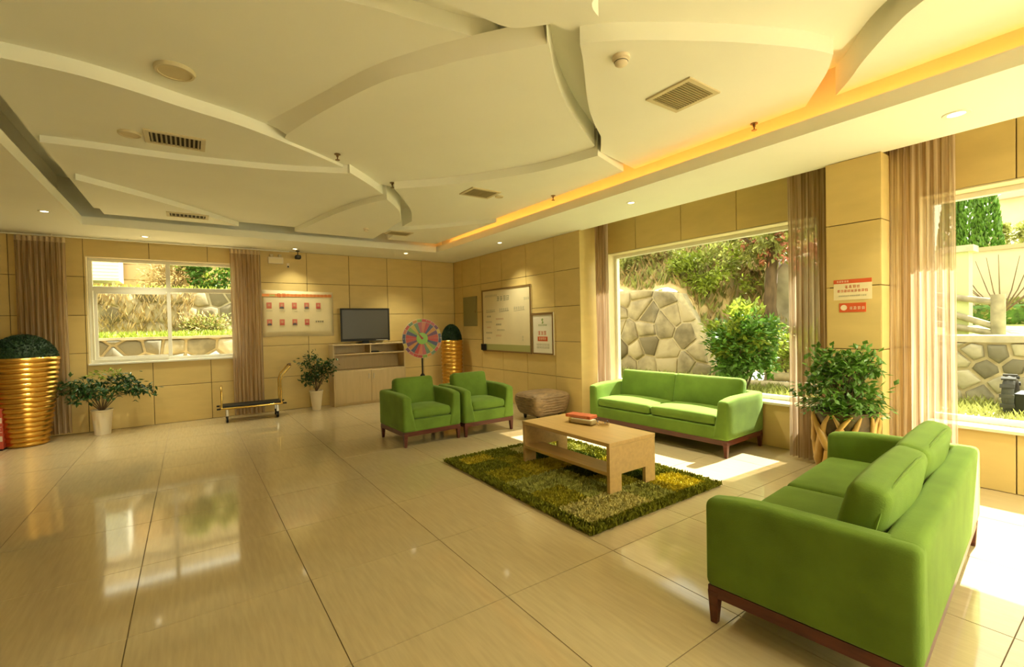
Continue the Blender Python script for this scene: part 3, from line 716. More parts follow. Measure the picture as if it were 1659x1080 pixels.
st.build('stems', BARK, t, kind='stuff'); mb.build('foliage', LEAFM, t, kind='stuff'); mb2.build('fronds', mat('fresh_leaf', (.09, .21, .02), rough=.4, var=.4, vscale=12, trans=.25), t, kind='stuff')
# ------------------------------------------------------------------ curtains
def curtain(label, p0, p1, z0, z1, nf, amp, seed, pinch=0., head=True, bulge=0.):
    r2 = random.Random(seed); p0 = Vector((*p0, 0)); p1 = Vector((*p1, 0)); c = (p0+p1)/2
    t = thing('curtain', label, 'curtain', (c.x, c.y, 0), 0, 'striped brown sheer curtains')
    d = (p1-p0); Lc = d.length; d.normalize(); nn = Vector((-d.y, d.x, 0))
    ph = [r2.uniform(-.5, .5) for _ in range(nf+2)]; am = [r2.uniform(.6, 1.2) for _ in range(nf+2)]
    def P(u, v):                                   # u 0..1 across, v 0..1 down
        k = u*nf; i = int(min(k, nf-.001)); fr = k-i
        a_ = am[i]*(1-fr)+am[i+1]*fr; p_ = ph[i]*(1-fr)+ph[i+1]*fr
        s = math.sin(2*math.pi*k+p_*(1+v))
        uu_ = (u-.5)*(1-pinch*math.sin(math.pi*min(1, v*1.1))**2+bulge*v)
        return d*(uu_*Lc+.25*Lc/nf*math.cos(2*math.pi*k+p_)*.5)+nn*(amp*a_*s*(.75+.25*v)+.01*math.sin(9*u+4*v))
    nu, nv = nf*10, 12; hz = .07 if head else 0
    vs = []; fs = []
    for j in range(nv+1):
        v = j/nv; z = z1-hz-(z1-hz-z0)*v
        for i in range(nu+1):
            q = P(i/nu, v); vs.append((q.x, q.y, z))
    for j in range(nv):
        for i in range(nu): a = j*(nu+1)+i; fs.append((a, a+1, a+nu+2, a+nu+1))
    MB().add(vs, fs).build('drape', CLOTH, t, smooth=80)
    if head:
        vs = []; fs = []
        for j in range(3):
            for i in range(nu+1):
                q = P(i/nu, 0); vs.append((q.x, q.y, z1-hz*j/2))
        for j in range(2):
            for i in range(nu): a = j*(nu+1)+i; fs.append((a, a+1, a+nu+2, a+nu+1))
        MB().add(vs, fs).build('heading_tape', CHEAD, t, smooth=80)
    for i in range(nf):
        q = P((i+.25)/nf, 0); MB().tube([(q.x, q.y, z1-.02), (q.x, q.y, z1+.03)], .004, 6).build('hook', CHROME, t)
    return t
curtain('striped brown curtain left of the four-pane window, behind the gold planter', (-1.985, 9.30), (-1.46, 9.30), .05, 2.915, 9, .045, 3)
curtain('striped brown curtain right of the four-pane window, behind the luggage cart', (.60, 9.32), (1.07, 9.32), .03, 2.915, 8, .04, 5)
curtain('narrow brown curtain at the far side of the large window by the ottoman', (5.30, 4.93), (5.30, 5.20), .03, 3.16, 5, .06, 8, head=False)
curtain('sunlit brown curtain between the large window and the column', (5.26, 1.95), (5.26, 2.32), .03, 3.16, 7, .055, 11, head=False)
curtain('wide striped brown curtain right of the column, nearest the camera', (5.25, 1.47), (5.25, 1.02), .03, 3.16, 9, .05, 14, head=False, bulge=.06)
for nm, lab, pts in (('curtain_rail', 'thin white curtain rail above the four-pane window', [(-2.7, 9.30, 2.935), (1.55, 9.31, 2.935)]),
                     ('curtain_rail', 'curtain track hidden in the ceiling pocket above the large windows', [(5.28, -3.8, 3.19), (5.28, 5.22, 3.19)])):
    t = thing(nm, lab, 'curtain rail', (0, 0, 0)); MB().tube(pts, .011, 8).build('rail', WHITEF, t)
    a, b = Vector(pts[0]), Vector(pts[1])
    for k in range(5):
        q = a.lerp(b, (k+.3)/5); MB().box(q.x-.008, q.x+.008, q.y-.008, q.y+.008, q.z, 2.96 if q.z < 3 else 3.28).build('bracket', WHITEF, t)
# ------------------------------------------------------------------ television cabinet, television
cx0, cx1, cy0, cy1, ch = 2.225, 3.66, 9.10, 9.455, 1.19
t = thing('tv_cabinet', 'pale wooden television cabinet with open shelves above two doors', 'cabinet', ((cx0+cx1)/2, (cy0+cy1)/2, 0))
hw, hd = (cx1-cx0)/2, (cy1-cy0)/2; b = .022
MB().box(-hw, hw, -hd, hd, ch-b, ch).build('top', CABW, t, bevel=.002, seg=1)
for s in (-1, 1): MB().box(min(s*hw, s*(hw-b)), max(s*hw, s*(hw-b)), -hd, hd, 0, ch-b).build('side_panel', CABW, t)
MB().box(-hw+b, hw-b, hd-.01, hd, 0, ch-b).build('back_panel', CABW, t)
MB().box(-hw+b, hw-b, -hd, hd-.01, .985, .985+b).build('shelf', CABW, t); MB().box(-hw+b, hw-b, -hd+.01, hd-.01, .665, .665+b).build('shelf', CABW, t)
MB().box(-.01, .01, -hd, hd-.01, .985+b, ch-b).build('divider', CABW, t)
MB().box(-hw+b, hw-b, -hd+.02, hd-.01, 0, .05).build('plinth', CABW, t)
for s in (-1, 1):
    a, c = sorted((s*.002, s*(hw-b-.002))); dr = MB().box(a, c, -hd, -hd+.018, .052, .663).build('door', CABW, t, bevel=.002, seg=1)
    MB().box(s*.05-.006, s*.05+.006, -hd-.018, -hd-.010, .50, .60).box(s*.05-.004, s*.05+.004, -hd-.011, -hd, .51, .52).box(s*.05-.004, s*.05+.004, -hd-.011, -hd, .58, .59).build('handle', CHROME, dr)
o = thing('set_top_box', 'small dark device on the right open shelf of the television cabinet', 'device', (3.06, 9.20, 1.0075))
MB().box(-.07, .07, -.05, .05, 0, .03).build('body', BLACK, o, bevel=.004); MB().box(-.065, -.02, -.0505, -.0502, .01, .018).build('display', SCREEN, o)
o = thing('television', 'black flat-screen television on the pale cabinet', 'television', (2.905, 9.27, 1.19), R(-3))
MB().box(-.475, .475, -.02, .03, .055, .70).box(-.3, .3, .03, .06, .15, .5).build('housing', BLACK, o, bevel=.008)
bz = MB(); bz.box(-.485, .485, -.028, -.0205, .67, .705); bz.box(-.485, .485, -.028, -.0205, .05, .10); bz.box(-.485, -.452, -.028, -.0205, .10, .67); bz.box(.452, .485, -.028, -.0205, .10, .67)
bz.build('bezel', BLACK, o); MB().box(-.452, .452, -.024, -.0205, .10, .67).build('screen', SCREEN, o)
MB().box(-.06, .06, -.02, .03, .01, .06).build('neck', BLACK, o); MB().rbox((0, 0, .006), (.17, .11, .006), .005, 3).build('stand', BLACK, o)
MB().box(.2, .44, -.0285, -.0281, .06, .068).build('trim_strip', CHROME, o)
# ------------------------------------------------------------------ prize wheel
o = thing('prize_wheel', 'round prize wheel with many coloured wedges on a black stand', 'prize wheel', (3.825, 8.60, 0), R(-14))
WC = [(.75, .16, .05), (.28, .07, .22), (.80, .45, .08), (.12, .15, .28), (.70, .08, .04), (.80, .33, .18), (.68, .20, .20), (.26, .42, .24), (.80, .66, .12), (.40, .58, .08), (.10, .14, .30), (.72, .10, .04)]
zc, rw, nw = 1.265, .395, 24
MB().tube([(0, .03, .02), (0, .03, zc)], .017, 12).build('pole', BLACK, o); MB().lathe([(.055, .50), (.045, .53), (.02, .56)], 16, (0, .03, 0)).build('collar', BLACK, o)
for k in range(3):
    a = k*2.094+.5; MB().tube([(0, .03, .14), (.30*math.cos(a), .03+.22*math.sin(a), .018)], .012, 8).build('stand_leg', BLACK, o)
MB().lathe([(rw, -.012), (rw, .012)], 48).build('board', PAPERW, o).matrix_local = Matrix.Translation((0, 0, zc))@Matrix.Rotation(R(90), 4, 'X')
WC = [tuple(c**1.35*.75 for c in q_) for q_ in WC]
for k in range(nw):
    a0, a1 = 2*math.pi*k/nw+.004, 2*math.pi*(k+1)/nw-.004; r0 = .115
    pl = [(r0*math.cos(a0), r0*math.sin(a0)), (rw*.83*math.cos(a0), rw*.83*math.sin(a0)), (rw*.83*math.cos(a1), rw*.83*math.sin(a1)), (r0*math.cos(a1), r0*math.sin(a1))]
    MB().prism(pl, 0, .004, lambda u, v, q: (u, -.0125-q, zc+v)).build('wedge', mat('wheel_colour_%d' % (k % 12), WC[k % 12], rough=.35), o, fix=True)
    am_ = (a0+a1)/2; pl = [(rw*.85*math.cos(a0), rw*.85*math.sin(a0)), (rw*.99*math.cos(a0), rw*.99*math.sin(a0)), (rw*.99*math.cos(a1), rw*.99*math.sin(a1)), (rw*.85*math.cos(a1), rw*.85*math.sin(a1))]
    MB().prism(pl, 0, .004, lambda u, v, q: (u, -.0125-q, zc+v)).build('rim_field', mat('wheel_colour_%d' % ((k*5+3) % 12), WC[(k*5+3) % 12], rough=.35), o, fix=True)
    MB().tube([(rw*.95*math.cos(a0), -.017, zc+rw*.95*math.sin(a0)), (rw*.95*math.cos(a0), -.035, zc+rw*.95*math.sin(a0))], .006, 6).build('peg', PALETXT, o)
hb_ = MB().lathe([(.115, 0), (.115, .006), (.004, .008)], 32, cap=False); hb_.v = [(x, -.0125-z, zc+y) for x, y, z in hb_.v]
hb_.build('hub', mat('hub_green', (.25, .55, .05), rough=.35), o, fix=True)
MB().prism([(-.012, -.02), (.03, 0), (-.10, .13)], .022, .027, lambda u, v, q: (u, -q, zc+v)).build('pointer', mat('pointer_red', (.42, .05, .02), rough=.4), o, fix=True)
# ------------------------------------------------------------------ luggage cart
o = thing('luggage_cart', 'low brass luggage cart with a black deck in front of the curtain', 'luggage cart', (.845, 8.97, 0), R(-2))
lx, ly, zd = .46, .20, .235
MB().rbox((0, 0, zd+.02), (lx-.02, ly-.02, .018), .012, 3).build('deck', BLACK, o, smooth=50)
lp = []
for sx, sy in ((-1, -1), (1, -1), (1, 1), (-1, 1)):
    for k in range(4):
        a = math.atan2(sy, sx)+R(-45+30*k); lp.append((sx*(lx-.05)+.05*math.cos(a), sy*(ly-.05)+.05*math.sin(a), zd))
MB().tube(lp, .016, 10, closed=True).build('rim_tube', BRASS, o, smooth=60)
for sx in (-1, 1):
    for sy in (-1, 1):
        c = MB().box(-.018, .018, -.025, .025, .10, .225).build('caster', CHROME, o, bevel=.006); c.location = (sx*(lx-.09), sy*(ly-.06), 0)
        MB().tube([(-.016, 0, .055), (.016, 0, .055)], .055, 20).build('wheel', BLACK, c, smooth=40); MB().tube([(-.02, 0, .055), (.02, 0, .055)], .018, 12).build('wheel_hub', WPOT, c)
for sx in (-1, 1):
    bm_ = MB().tube([(sx*lx, -ly+.02, zd), (sx*(lx+.05), -ly+.01, zd)], .014, 8).tube([(sx*lx, ly-.02, zd), (sx*(lx+.05), ly-.01, zd)], .014, 8); bm_.build('bumper', BLACK, o)
MB().tube([(-lx+.02, -ly+.03, zd), (-lx+.02, -ly+.03, .50), (-lx+.02, -ly+.05, .56), (-lx+.02, 0, .585), (-lx+.02, ly-.05, .56), (-lx+.02, ly-.03, .50), (-lx+.02, ly-.03, zd)], .014, 10).build('end_hoop', BRASS, o, smooth=60)
hp = [(lx-.03, -ly+.03, zd), (lx-.03, -ly+.03, .62), (lx, -ly+.03, .72), (lx+.12, -ly+.04, .86), (lx+.14, 0, .885), (lx+.12, ly-.04, .86), (lx, ly-.03, .72), (lx-.03, ly-.03, .62), (lx-.03, ly-.03, zd)]
hn = MB().tube(hp, .015, 10).build('push_handle', BRASS, o, smooth=60); MB().tube([(lx+.125, -ly+.07, .872), (lx+.145, 0, .892), (lx+.125, ly-.07, .872)], .019, 10).build('grip', mat('dark_grip', (.10, .05, .02), rough=.5), hn)
# ------------------------------------------------------------------ things on the walls
def strokes(mb, u, v, s, seed, q0, q1, fn):          # one block character made of brush-like bars
    r2 = random.Random(seed); wv = s*.11
    for k in range(3):
        vv_ = v+s*(.12+.36*k)+s*.05*r2.uniform(-1, 1); a, b_ = u+s*r2.uniform(0, .2), u+s*r2.uniform(.75, .95)
        mb.prism([(a, vv_), (b_, vv_), (b_, vv_+wv), (a, vv_+wv)], q0, q1, fn)
    for k in range(2):
        uu_ = u+s*(.25+.4*k)+s*.08*r2.uniform(-1, 1); a, b_ = v+s*r2.uniform(0, .15), v+s*r2.uniform(.8, .98)
        mb.prism([(uu_, a), (uu_+wv, a), (uu_+wv, b_), (uu_, b_)], q0, q1, fn)
def line_of(parent, name, mt, u, v, s, n, seed, q0, fn, gap=1.12):
    mb = MB()
    for k in range(n): strokes(mb, u+k*s*gap, v, s, seed+k, q0, q0+.0008, fn)
    return mb.build(name, mt, parent, fix=True, kind='stuff')
# poster with portraits, on the back wall
o = thing('staff_poster', 'cream paper poster with two rows of small portraits and an orange heading', 'poster', (1.715, YB, 1.37))
fp = lambda u, v, q: (u-1.715, -q, v-1.37)
pv = []; pf = []
for j in range(9):
    for i in range(17):
        u, v = i/16, j/8; x = 1.095+1.24*u; z = 1.37+(.865-.02*u)*v + .012*math.sin(u*5)*(v < .05); pv.append(fp(x, z, .004+.004*noise.noise(Vector((u*5, v*4, 3)))))
for j in range(8):
    for i in range(16): a = j*17+i; pf.append((a, a+1, a+18, a+17))
sheet = MB().add(pv, pf).build('sheet', PAPER, o, smooth=80); sm = sheet.modifiers.new('thickness', 'SOLIDIFY'); sm.thickness = .002; sm.offset = 0
bn = MB(); bn.prism([(1.10, 2.115), (2.31, 2.115), (2.31, 2.165), (1.10, 2.165)], .012, .0125, fp); bn.build('heading_band', ORANGE, o, fix=True)
line_of(o, 'heading_lettering', RED, 1.34, 2.10, .075, 2, 1, .0135, fp); line_of(o, 'heading_lettering', mat('banner_deep_orange', (.72, .20, .04), rough=.6), 1.50, 2.11, .06, 12, 4, .0135, fp)
MB().prism([(1.22, 2.125), (1.31, 2.125), (1.31, 2.15), (1.22, 2.15)], .0128, .0132, fp).build('logo_patch', mat('leaf_logo', (.42, .50, .16), rough=.6), o, fix=True)
SK = [(.62, .16, .09), (.10, .10, .11), (.58, .12, .08), (.12, .11, .12), (.50, .08, .07)]
for r_i, z in enumerate((1.945, 1.635)):
    for k, x in enumerate((1.21, 1.42, 1.635, 1.85, 2.06)):
        if r_i == 1 and k == 4:
            line_of(o, 'signature_mark', DARKTXT, 2.0, 1.625, .035, 4, 77, .0135, fp); continue
        p_ = MB().prism([(x-.042, z-.05), (x+.042, z-.05), (x+.042, z+.06), (x-.042, z+.06)], .012, .0125, fp).build('portrait_print', mat('portrait_red', (.66, .20, .13), rough=.6), o, fix=True)
        MB().prism([(x-.036, z-.05), (x-.028, z-.015), (x+.028, z-.015), (x+.036, z-.05)], .0127, .0131, fp).build('portrait_clothes', mat('clothes_%d' % ((k+r_i) % 5), SK[(k+r_i*2) % 5], rough=.6), p_, fix=True)
        MB().prism([(x+.017*math.cos(a*.785), z+.012+.022*math.sin(a*.785)) for a in range(8)], .0127, .0131, fp).build('portrait_face', mat('portrait_skin', (.62, .36, .20), rough=.6), p_, fix=True)
for k in range(5): line_of(o, 'caption_lettering', mat('caption_print', (.45, .38, .22), rough=.7), 1.165+.212*k, 1.84, .022, 4, 30+k, .0135, fp)
# emergency light box, sensor, camera
o = thing('emergency_light', 'white emergency light box high on the back wall', 'emergency light', (1.34, YB, 2.775))
MB().box(-.125, .125, -.05, 0, -.055, .065).build('box', WPOT, o, bevel=.008); MB().box(-.10, .10, -.0515, -.0503, -.04, .03).build('front_label', PAPER, o)
for s in (-1, 1): MB().lathe([(.02, 0), (.03, .02), (.03, .05)], 16, (s*.07, -.025, .065)).build('lamp_head', VENTM, o)
o = thing('motion_sensor', 'tiny sensor below the emergency light', 'sensor', (1.545, YB, 2.69))
MB().box(-.02, .02, -.03, 0, -.03, .05).build('body', WPOT, o, bevel=.006); MB().box(-.012, .012, -.034, -.0302, -.03, 0).build('lens', BLACK, o)
o = thing('security_camera', 'small black camera hanging below the ceiling beside the emergency light', 'camera', (1.69, 9.28, ZC))
MB().lathe([(.035, -.012), (.035, 0)], 16).build('mount', BLACK, o); MB().tube([(0, 0, -.01), (0, 0, -.09)], .008, 8).build('stem', BLACK, o)
MB().rbox((0, -.01, -.12), (.05, .06, .038), .025, 4).build('housing', BLACK, o, smooth=60); MB().tube([(0, -.068, -.12), (0, -.076, -.12)], .022, 16).build('lens', SCREEN, o)
# whiteboard
fx = lambda u, v, q: (-q, u, v)
o = thing('whiteboard', 'framed cream notice board with columns of handwriting above a green-grey tray', 'board', (XR, 7.365, .97))
hy_, hz_ = .835, 1.255; fwid = .03
MB().box(-.018, 0, -hy_, hy_, 0, hz_).build('board', mat('board_cream', (.74, .64, .40), rough=.35, var=.04, vscale=3), o)
fr = MB(); fr.box(-.03, -.0182, -hy_, hy_, hz_-fwid, hz_); fr.box(-.03, -.0182, -hy_, hy_, 0, fwid); fr.box(-.03, -.0182, -hy_, -hy_+fwid, fwid, hz_-fwid); fr.box(-.03, -.0182, hy_-fwid, hy_, fwid, hz_-fwid); fr.build('frame', BRFRAME, o)
MB().box(-.028, -.0185, -hy_+fwid, hy_-fwid, fwid, .15).build('tray_strip', TRAY, o); MB().box(-.07, -.03, hy_-.16, hy_-.0, .02, .15).build('end_clip', BLACK, o, bevel=.008)
fy = lambda u, v, q: (-q, -u, v)                     # seen from the room, u runs to the right
INK = mat('marker_ink', (.16, .17, .13), rough=.7); INKG = mat('faded_ink', (.42, .40, .27), rough=.7); INKR = mat('red_faded_ink', (.60, .30, .18), rough=.7)
line_of(o, 'title_writing', mat('title_ink', (.26, .27, .17), rough=.7), -.28, 1.00, .10, 4, 201, .0184, fy); line_of(o, 'top_writing', INKG, -.72, 1.10, .045, 9, 221, .0184, fy)
for k, u in enumerate((-.68, -.20, .30)): line_of(o, 'heading_writing', INKG, u, .79+.01*k, .06, 5, 240+9*k, .0184, fy); MB().prism([(u, .785), (u+.34, .80), (u+.34, .806), (u, .79)], .0184, .019, fy).build('underline', INK, o, fix=True)
for k in range(9):
    u = -.70+.36*(k % 2)+.06*rng.random(); line_of(o, 'body_writing', (INKG, INKR, INK)[k % 3], u, .25+.055*k, .035, 4+k % 4, 300+11*k, .0184, fy)
line_of(o, 'body_writing', INKG, .55, .23, .04, 1, 402, .0184, fy); line_of(o, 'body_writing', INKG, .55, .28, .04, 1, 403, .0184, fy); line_of(o, 'body_writing', INKG, .62, .98, .05, 3, 405, .0184, fy)
# framed notice right of the board
o = thing('framed_notice', 'white framed notice with red print beside the notice board', 'sign', (XR, 6.215, .975))
MB().box(-.02, 0, -.29, .29, 0, .725).build('sheet', PAPERW, o)
fr = MB(); q = .025; fr.box(-.03, -.0202, -.29, .29, .725-q*1.6, .725); fr.box(-.03, -.0202, -.29, .29, 0, q); fr.box(-.03, -.0202, -.29, -.29+q, q, .725-q*1.6); fr.box(-.03, -.0202, .29-q, .29, q, .725-q*1.6); fr.build('frame', BRFRAME, o)
GRN = mat('emblem_green', (.25, .36, .10), rough=.6)
MB().prism([(-.02, .54), (0, .53), (.035, .55), (.01, .585), (.03, .61), (0, .63), (-.03, .60), (.0, .57)], .0204, .021, fy).build('emblem', GRN, o, fix=True)
line_of(o, 'emblem_lettering', GRN, -.11, .49, .035, 6, 501, .0204, fy); line_of(o, 'red_lettering', RED, -.12, .335, .07, 3, 511, .0204, fy)
MB().rbox((-.021, 0, .27), (.001, .135, .04), .0009, 2).build('red_pill', RED, o); line_of(o, 'pill_lettering', PALETXT, -.10, .25, .045, 4, 521, .0225, fy)
line_of(o, 'small_lettering', INKG, -.17, .15, .04, 8, 531, .0204, fy); line_of(o, 'small_lettering', INKG, -.17, .10, .04, 8, 541, .0204, fy)
# flush cupboard door in the wall by the corner
o = thing('electrical_panel', 'flat grey-green cover panel on the wall between the planter and the notice board', 'panel', (XR, 8.725, 1.49))
MB().box(-.012, 0, -.295, .295, 0, .64).build('cover', GREYP, o, bevel=.003, seg=1); MB().box(-.018, -.0122, -.28, .28, .015, .625).build('door', GREYP, o, bevel=.003, seg=1); MB().box(-.024, -.0182, -.25, -.23, .28, .34).build('latch', BRFRAME, o)
# notice on the column
o = thing('column_notice', 'small white and orange-red notice stuck on the column', 'sign', (XR, 1.67, 1.55))
MB().box(-.002, 0, -.15, .15, .115, .305).build('sheet', PAPER, o); MB().box(-.0026, -.0021, -.15, .15, .268, .305).build('red_band', RED, o); MB().box(-.003, 0, -.105, .105, 0, .085).build('red_strip', RED, o)
line_of(o, 'band_lettering', PALETXT, -.125, .278, .018, 5, 601, .0027, fy); line_of(o, 'red_lettering', RED, -.06, .222, .028, 4, 611, .0021, fy); line_of(o, 'red_lettering', RED, -.122, .185, .026, 9, 621, .0021, fy, 1.05); line_of(o, 'small_lettering', INKG, -.11, .145, .014, 15, 641, .0021, fy, 1.05)
MB().lathe([(.026, 0), (.026, .0006)], 20).build('round_mark', PALETXT, o).matrix_local = Matrix.Translation((-.0031, .068, .043))@Matrix.Rotation(R(-90), 4, 'Y')
line_of(o, 'strip_lettering', PALETXT, -.025, .022, .030, 4, 661, .0031, fy, 1.05)
# red cartons at the left edge
o = thing('extinguisher_box', 'red and white fire extinguisher box beside the tall gold planter', 'box', (-2.19, 8.83, 0))
MB().box(-.16, .16, -.10, .10, .02, .53).build('body', mat('box_red', (.45, .06, .03), rough=.45), o, bevel=.006); MB().box(-.165, .165, -.105, .105, .53, .55).build('lid', mat('box_red2', (.50, .08, .04), rough=.45), o, bevel=.004); MB().box(-.15, .15, -.09, .09, 0, .02).build('foot', BLACK, o)
for z in (.12, .36): MB().box(-.15, .155, -.1012, -.1004, z, z+.07).build('white_band', mat('band_white', (.68, .52, .40), rough=.6), o)
line_of(o, 'lettering', mat('pale_red_print', (.70, .40, .28), rough=.6), -.13, .23, .09, 3, 701, .101, lambda u, v, q: (u, -q, v))
# ------------------------------------------------------------------ outside: stone walls
def clip(poly, px, py, nx, ny):
    out = []; n = len(poly)
    for i in range(n):
        a, b_ = poly[i], poly[(i+1) % n]; da = (a[0]-px)*nx+(a[1]-py)*ny; db = (b_[0]-px)*nx+(b_[1]-py)*ny
        if da <= 0: out.append(a)
        if da*db < 0: t_ = da/(da-db); out.append((a[0]+(b_[0]-a[0])*t_, a[1]+(b_[1]-a[1])*t_))
    return out
def stone_wall(name, label, u0, u1, v0, v1, fn, size, mt, seed, top=None, vis=None, thick=.4, cap=None):
    """Irregular stones set in mortar; u along, v up, third coordinate out of the face."""
    r2 = random.Random(seed); top = top or (lambda u: v1)
    wl = MB(); n = max(2, int((u1-u0)/.25)); us = [u0+(u1-u0)*i/n for i in range(n+1)]
    prof = [(u0, v0-.3), (u1, v0-.3)]+[(u, top(u)) for u in us[::-1]]
    o = wl.prism(prof, -thick, 0, fn).build(name, MORTAR, fix=True); tag(o, label, 'stone wall')
    sites = []; ny = max(1, round((v1-v0)/size)); nx = max(1, round((u1-u0)/(size*1.15)))
    for j in range(-1, ny+1):
        for i in range(-1, nx+1):
            sites.append((u0+(u1-u0)*(i+.5+.5*(j % 2)+r2.uniform(-.38, .38))/nx, v0+(v1-v0)*(j+.5+r2.uniform(-.34, .34))/ny))
    for s in sites:
        poly = [(u0, v0), (u1, v0), (u1, v1), (u0, v1)]
        for q in sites:
            if q is s: continue
            dx, dy = q[0]-s[0], q[1]-s[1]; d2 = dx*dx+dy*dy
            if d2 > (size*4)**2: continue
            l_ = d2**.5; poly = clip(poly, s[0]+dx/2-dx/l_*.02, s[1]+dy/2-dy/l_*.02, dx, dy)
            if len(poly) < 3: break
        if len(poly) < 3: continue
        cu = sum(p[0] for p in poly)/len(poly); cv = sum(p[1] for p in poly)/len(poly)
        if cv > top(cu)-.02: continue
        poly = [(p[0], min(p[1], top(p[0])-.015)) for p in poly]
        if vis and not vis(fn(cu, cv, 0)): continue
        pr = r2.uniform(.03, .075); k = len(poly); vs = []
        for sc_, d_ in ((1, -.02), (.97, pr*.6), (.80, pr), (.4, pr*1.12)):
            vs += [Vector(fn(cu+(p[0]-cu)*sc_, cv+(p[1]-cv)*sc_, d_+(r2.uniform(-.008, .008) if sc_ < .9 else 0))) for p in poly]
        fs = [tuple(range(3*k, 4*k))]
        for rg in range(3): fs += [(rg*k+i, rg*k+(i+1) % k, (rg+1)*k+(i+1) % k, (rg+1)*k+i) for i in range(k)]
        MB().add(vs, fs).build('stone', mt, o, fix=True, smooth=50)
    if cap: MB().prism([(u0-.03, v1), (u1+.03, v1), (u1+.03, v1+cap), (u0-.03, v1+cap)], -thick-.04, .06, fn).build('coping', CONC, o, fix=True)
    return o
def near_view(m_=60): return lambda p: in_view([p], m_)
fX = lambda X: (lambda u, v, t_: (X-t_, u, v))          # face looks back towards the room through the right windows
fY = lambda Y: (lambda u, v, t_: (u, Y-t_, v))
def rtop(u):
    if u < 5.3: return .62
    if u < 6.2: return .62+(u-5.3)/.9*1.50
    return 2.12+.18*math.sin((u-6.2)*.9)
stone_wall('retaining_wall', 'rounded stone retaining wall with pale mortar seen through the large window', 4.9, 9.6, .2, 2.4, fX(9.0), .46, STONE, 21, rtop, near_view(90))
stone_wall('garden_wall', 'low stone garden wall with a pale coping seen right of the wide curtain', -.6, 3.0, .25, 1.12, fX(9.0), .24, STONEG, 22, None, near_view(60), cap=.09)
stone_wall('terrace_wall', 'low grey stone wall just outside the four-pane window', -3.4, 2.6, .4, 1.36, fY(12.0), .36, STONEG, 23, None, near_view(60), cap=.05)
stone_wall('terrace_wall', 'taller tan stone bank behind the low wall outside the four-pane window', -3.6, 3.2, 1.3, 2.50, fY(13.6), .40, STONE, 24, None, near_view(60), cap=.05)
# ------------------------------------------------------------------ outside: ground, banks
def terrain(name, mt, label, x0, x1, y0, y1, h, nx=30, ny=30):
    vs = []; fs = []
    for j in range(ny+1):
        for i in range(nx+1):
            x = x0+(x1-x0)*i/nx; y = y0+(y1-y0)*j/ny; vs.append((x, y, h(x, y)))
    for j in range(ny):
        for i in range(nx): a = j*(nx+1)+i; fs.append((a, a+1, a+nx+2, a+nx+1))
    o = MB().add(vs, fs).build(name, mt, smooth=80); o['kind'] = 'structure'; o['label'] = label; return o
nz_ = lambda x, y, s: noise.noise(Vector((x*s, y*s, 1.7)))
terrain('ground_lawn', LAWN, 'lawn and ground outside the right windows', XW+.31, 9.3, -8, 12, lambda x, y: .27+.03*nz_(x, y, .8))
terrain('ground_terrace', LAWN, 'raised lawn behind the low garden wall', 9.1, 17, -6, 3.4, lambda x, y: 1.10+.04*nz_(x, y, .7)+.03*(x-9))
def hill(x, y):
    k = max(0, min(1, (y-4.7)/1.2)); base = .5*(1-k)+(rtop(y)-.05)*k if y < 9.6 else 2.1
    rise = max(0, x-9.05); return base+rise*(1.05+.15*nz_(x, y, .4))*(.5+.5*k)+(1-k)*min(1.2, max(0, x-9.9)*2.2)+.22*nz_(x, y, 1.3)
terrain('ground_hillside', EARTH, 'dry earth hillside above the stone retaining wall', 9.1, 16, 3.3, 20, hill, 44, 90)
terrain('ground_back', EARTH, 'earth strip outside the back wall', -9, 5.4, YB+.31, 12.1, lambda x, y: .35)
terrain('ground_ledge', LAWN, 'grass strip on the low wall outside the four-pane window', -9, 5.4, 12.0, 13.7, lambda x, y: 1.33+.05*nz_(x, y, 2)+.06*(y-12))
terrain('ground_upper_ledge', LAWN, 'grass strip on top of the stone bank', -9, 5.4, 13.6, 19, lambda x, y: 2.47+.06*nz_(x, y, 2)+.02*(y-13.6))
far = terrain('ground_far', LAWN, 'distant ground', 17, 60, -30, 30, lambda x, y: 1.3+.09*(x-17))
terrain('path_paving', mat('pale_path', (.68, .60, .46), rough=.95, var=.1, vscale=3, world=True), 'pale paved path outside the right windows', 6.5, 8.0, -8, 3.3, lambda x, y: .312, 6, 30)
# ------------------------------------------------------------------ outside: plants
def grass(name, label, mt, spots, n, h, wd, seed):
    r2 = random.Random(seed); mb = MB()
    for _ in range(n):
        p = spots(r2); a = r2.random()*6.283; k = .5+r2.random()
        mb.leaf(p, Vector((math.cos(a)*.5, math.sin(a)*.5, 1)), Vector((math.sin(a), -math.cos(a), .2)), h*k, wd*k)
    o = mb.build(name, mt); o['kind'] = 'stuff'; return tag(o, label, 'grass')
def lawnspot(x0, x1, y0, y1, f): return lambda r2: (lambda x, y: Vector((x, y, f(x, y))))(r2.uniform(x0, x1), r2.uniform(y0, y1))
grass('lawn_grass', 'green grass along the outside of the large windows', LEAFO, lawnspot(6.02, 8.75, .3, 8, lambda x, y: .27), 9000, .13, .012, 31)
grass('hill_scrub', 'dry yellow scrub covering the hillside', DRYG, lawnspot(9.15, 13, 3.8, 13, hill), 9000, .30, .020, 32)
grass('hill_weeds', 'yellow-green weeds scattered over the hillside', LEAFO, lawnspot(9.15, 13.5, 3.8, 13, hill), 9000, .24, .035, 33)
grass('ledge_grass', 'bright grass tufts along the low wall outside the four-pane window', LEAFY, lawnspot(-3, 2.2, 12.05, 13.4, lambda x, y: 1.36), 2600, .15, .014, 34)
grass('bank_scrub', 'dry scrub hanging over the stone bank outside the four-pane window', DRYG, (lambda r2: Vector((r2.uniform(-3, .1), 13.55-.06*r2.random(), r2.uniform(1.4, 2.4)))), 1000, .20, .016, 35)
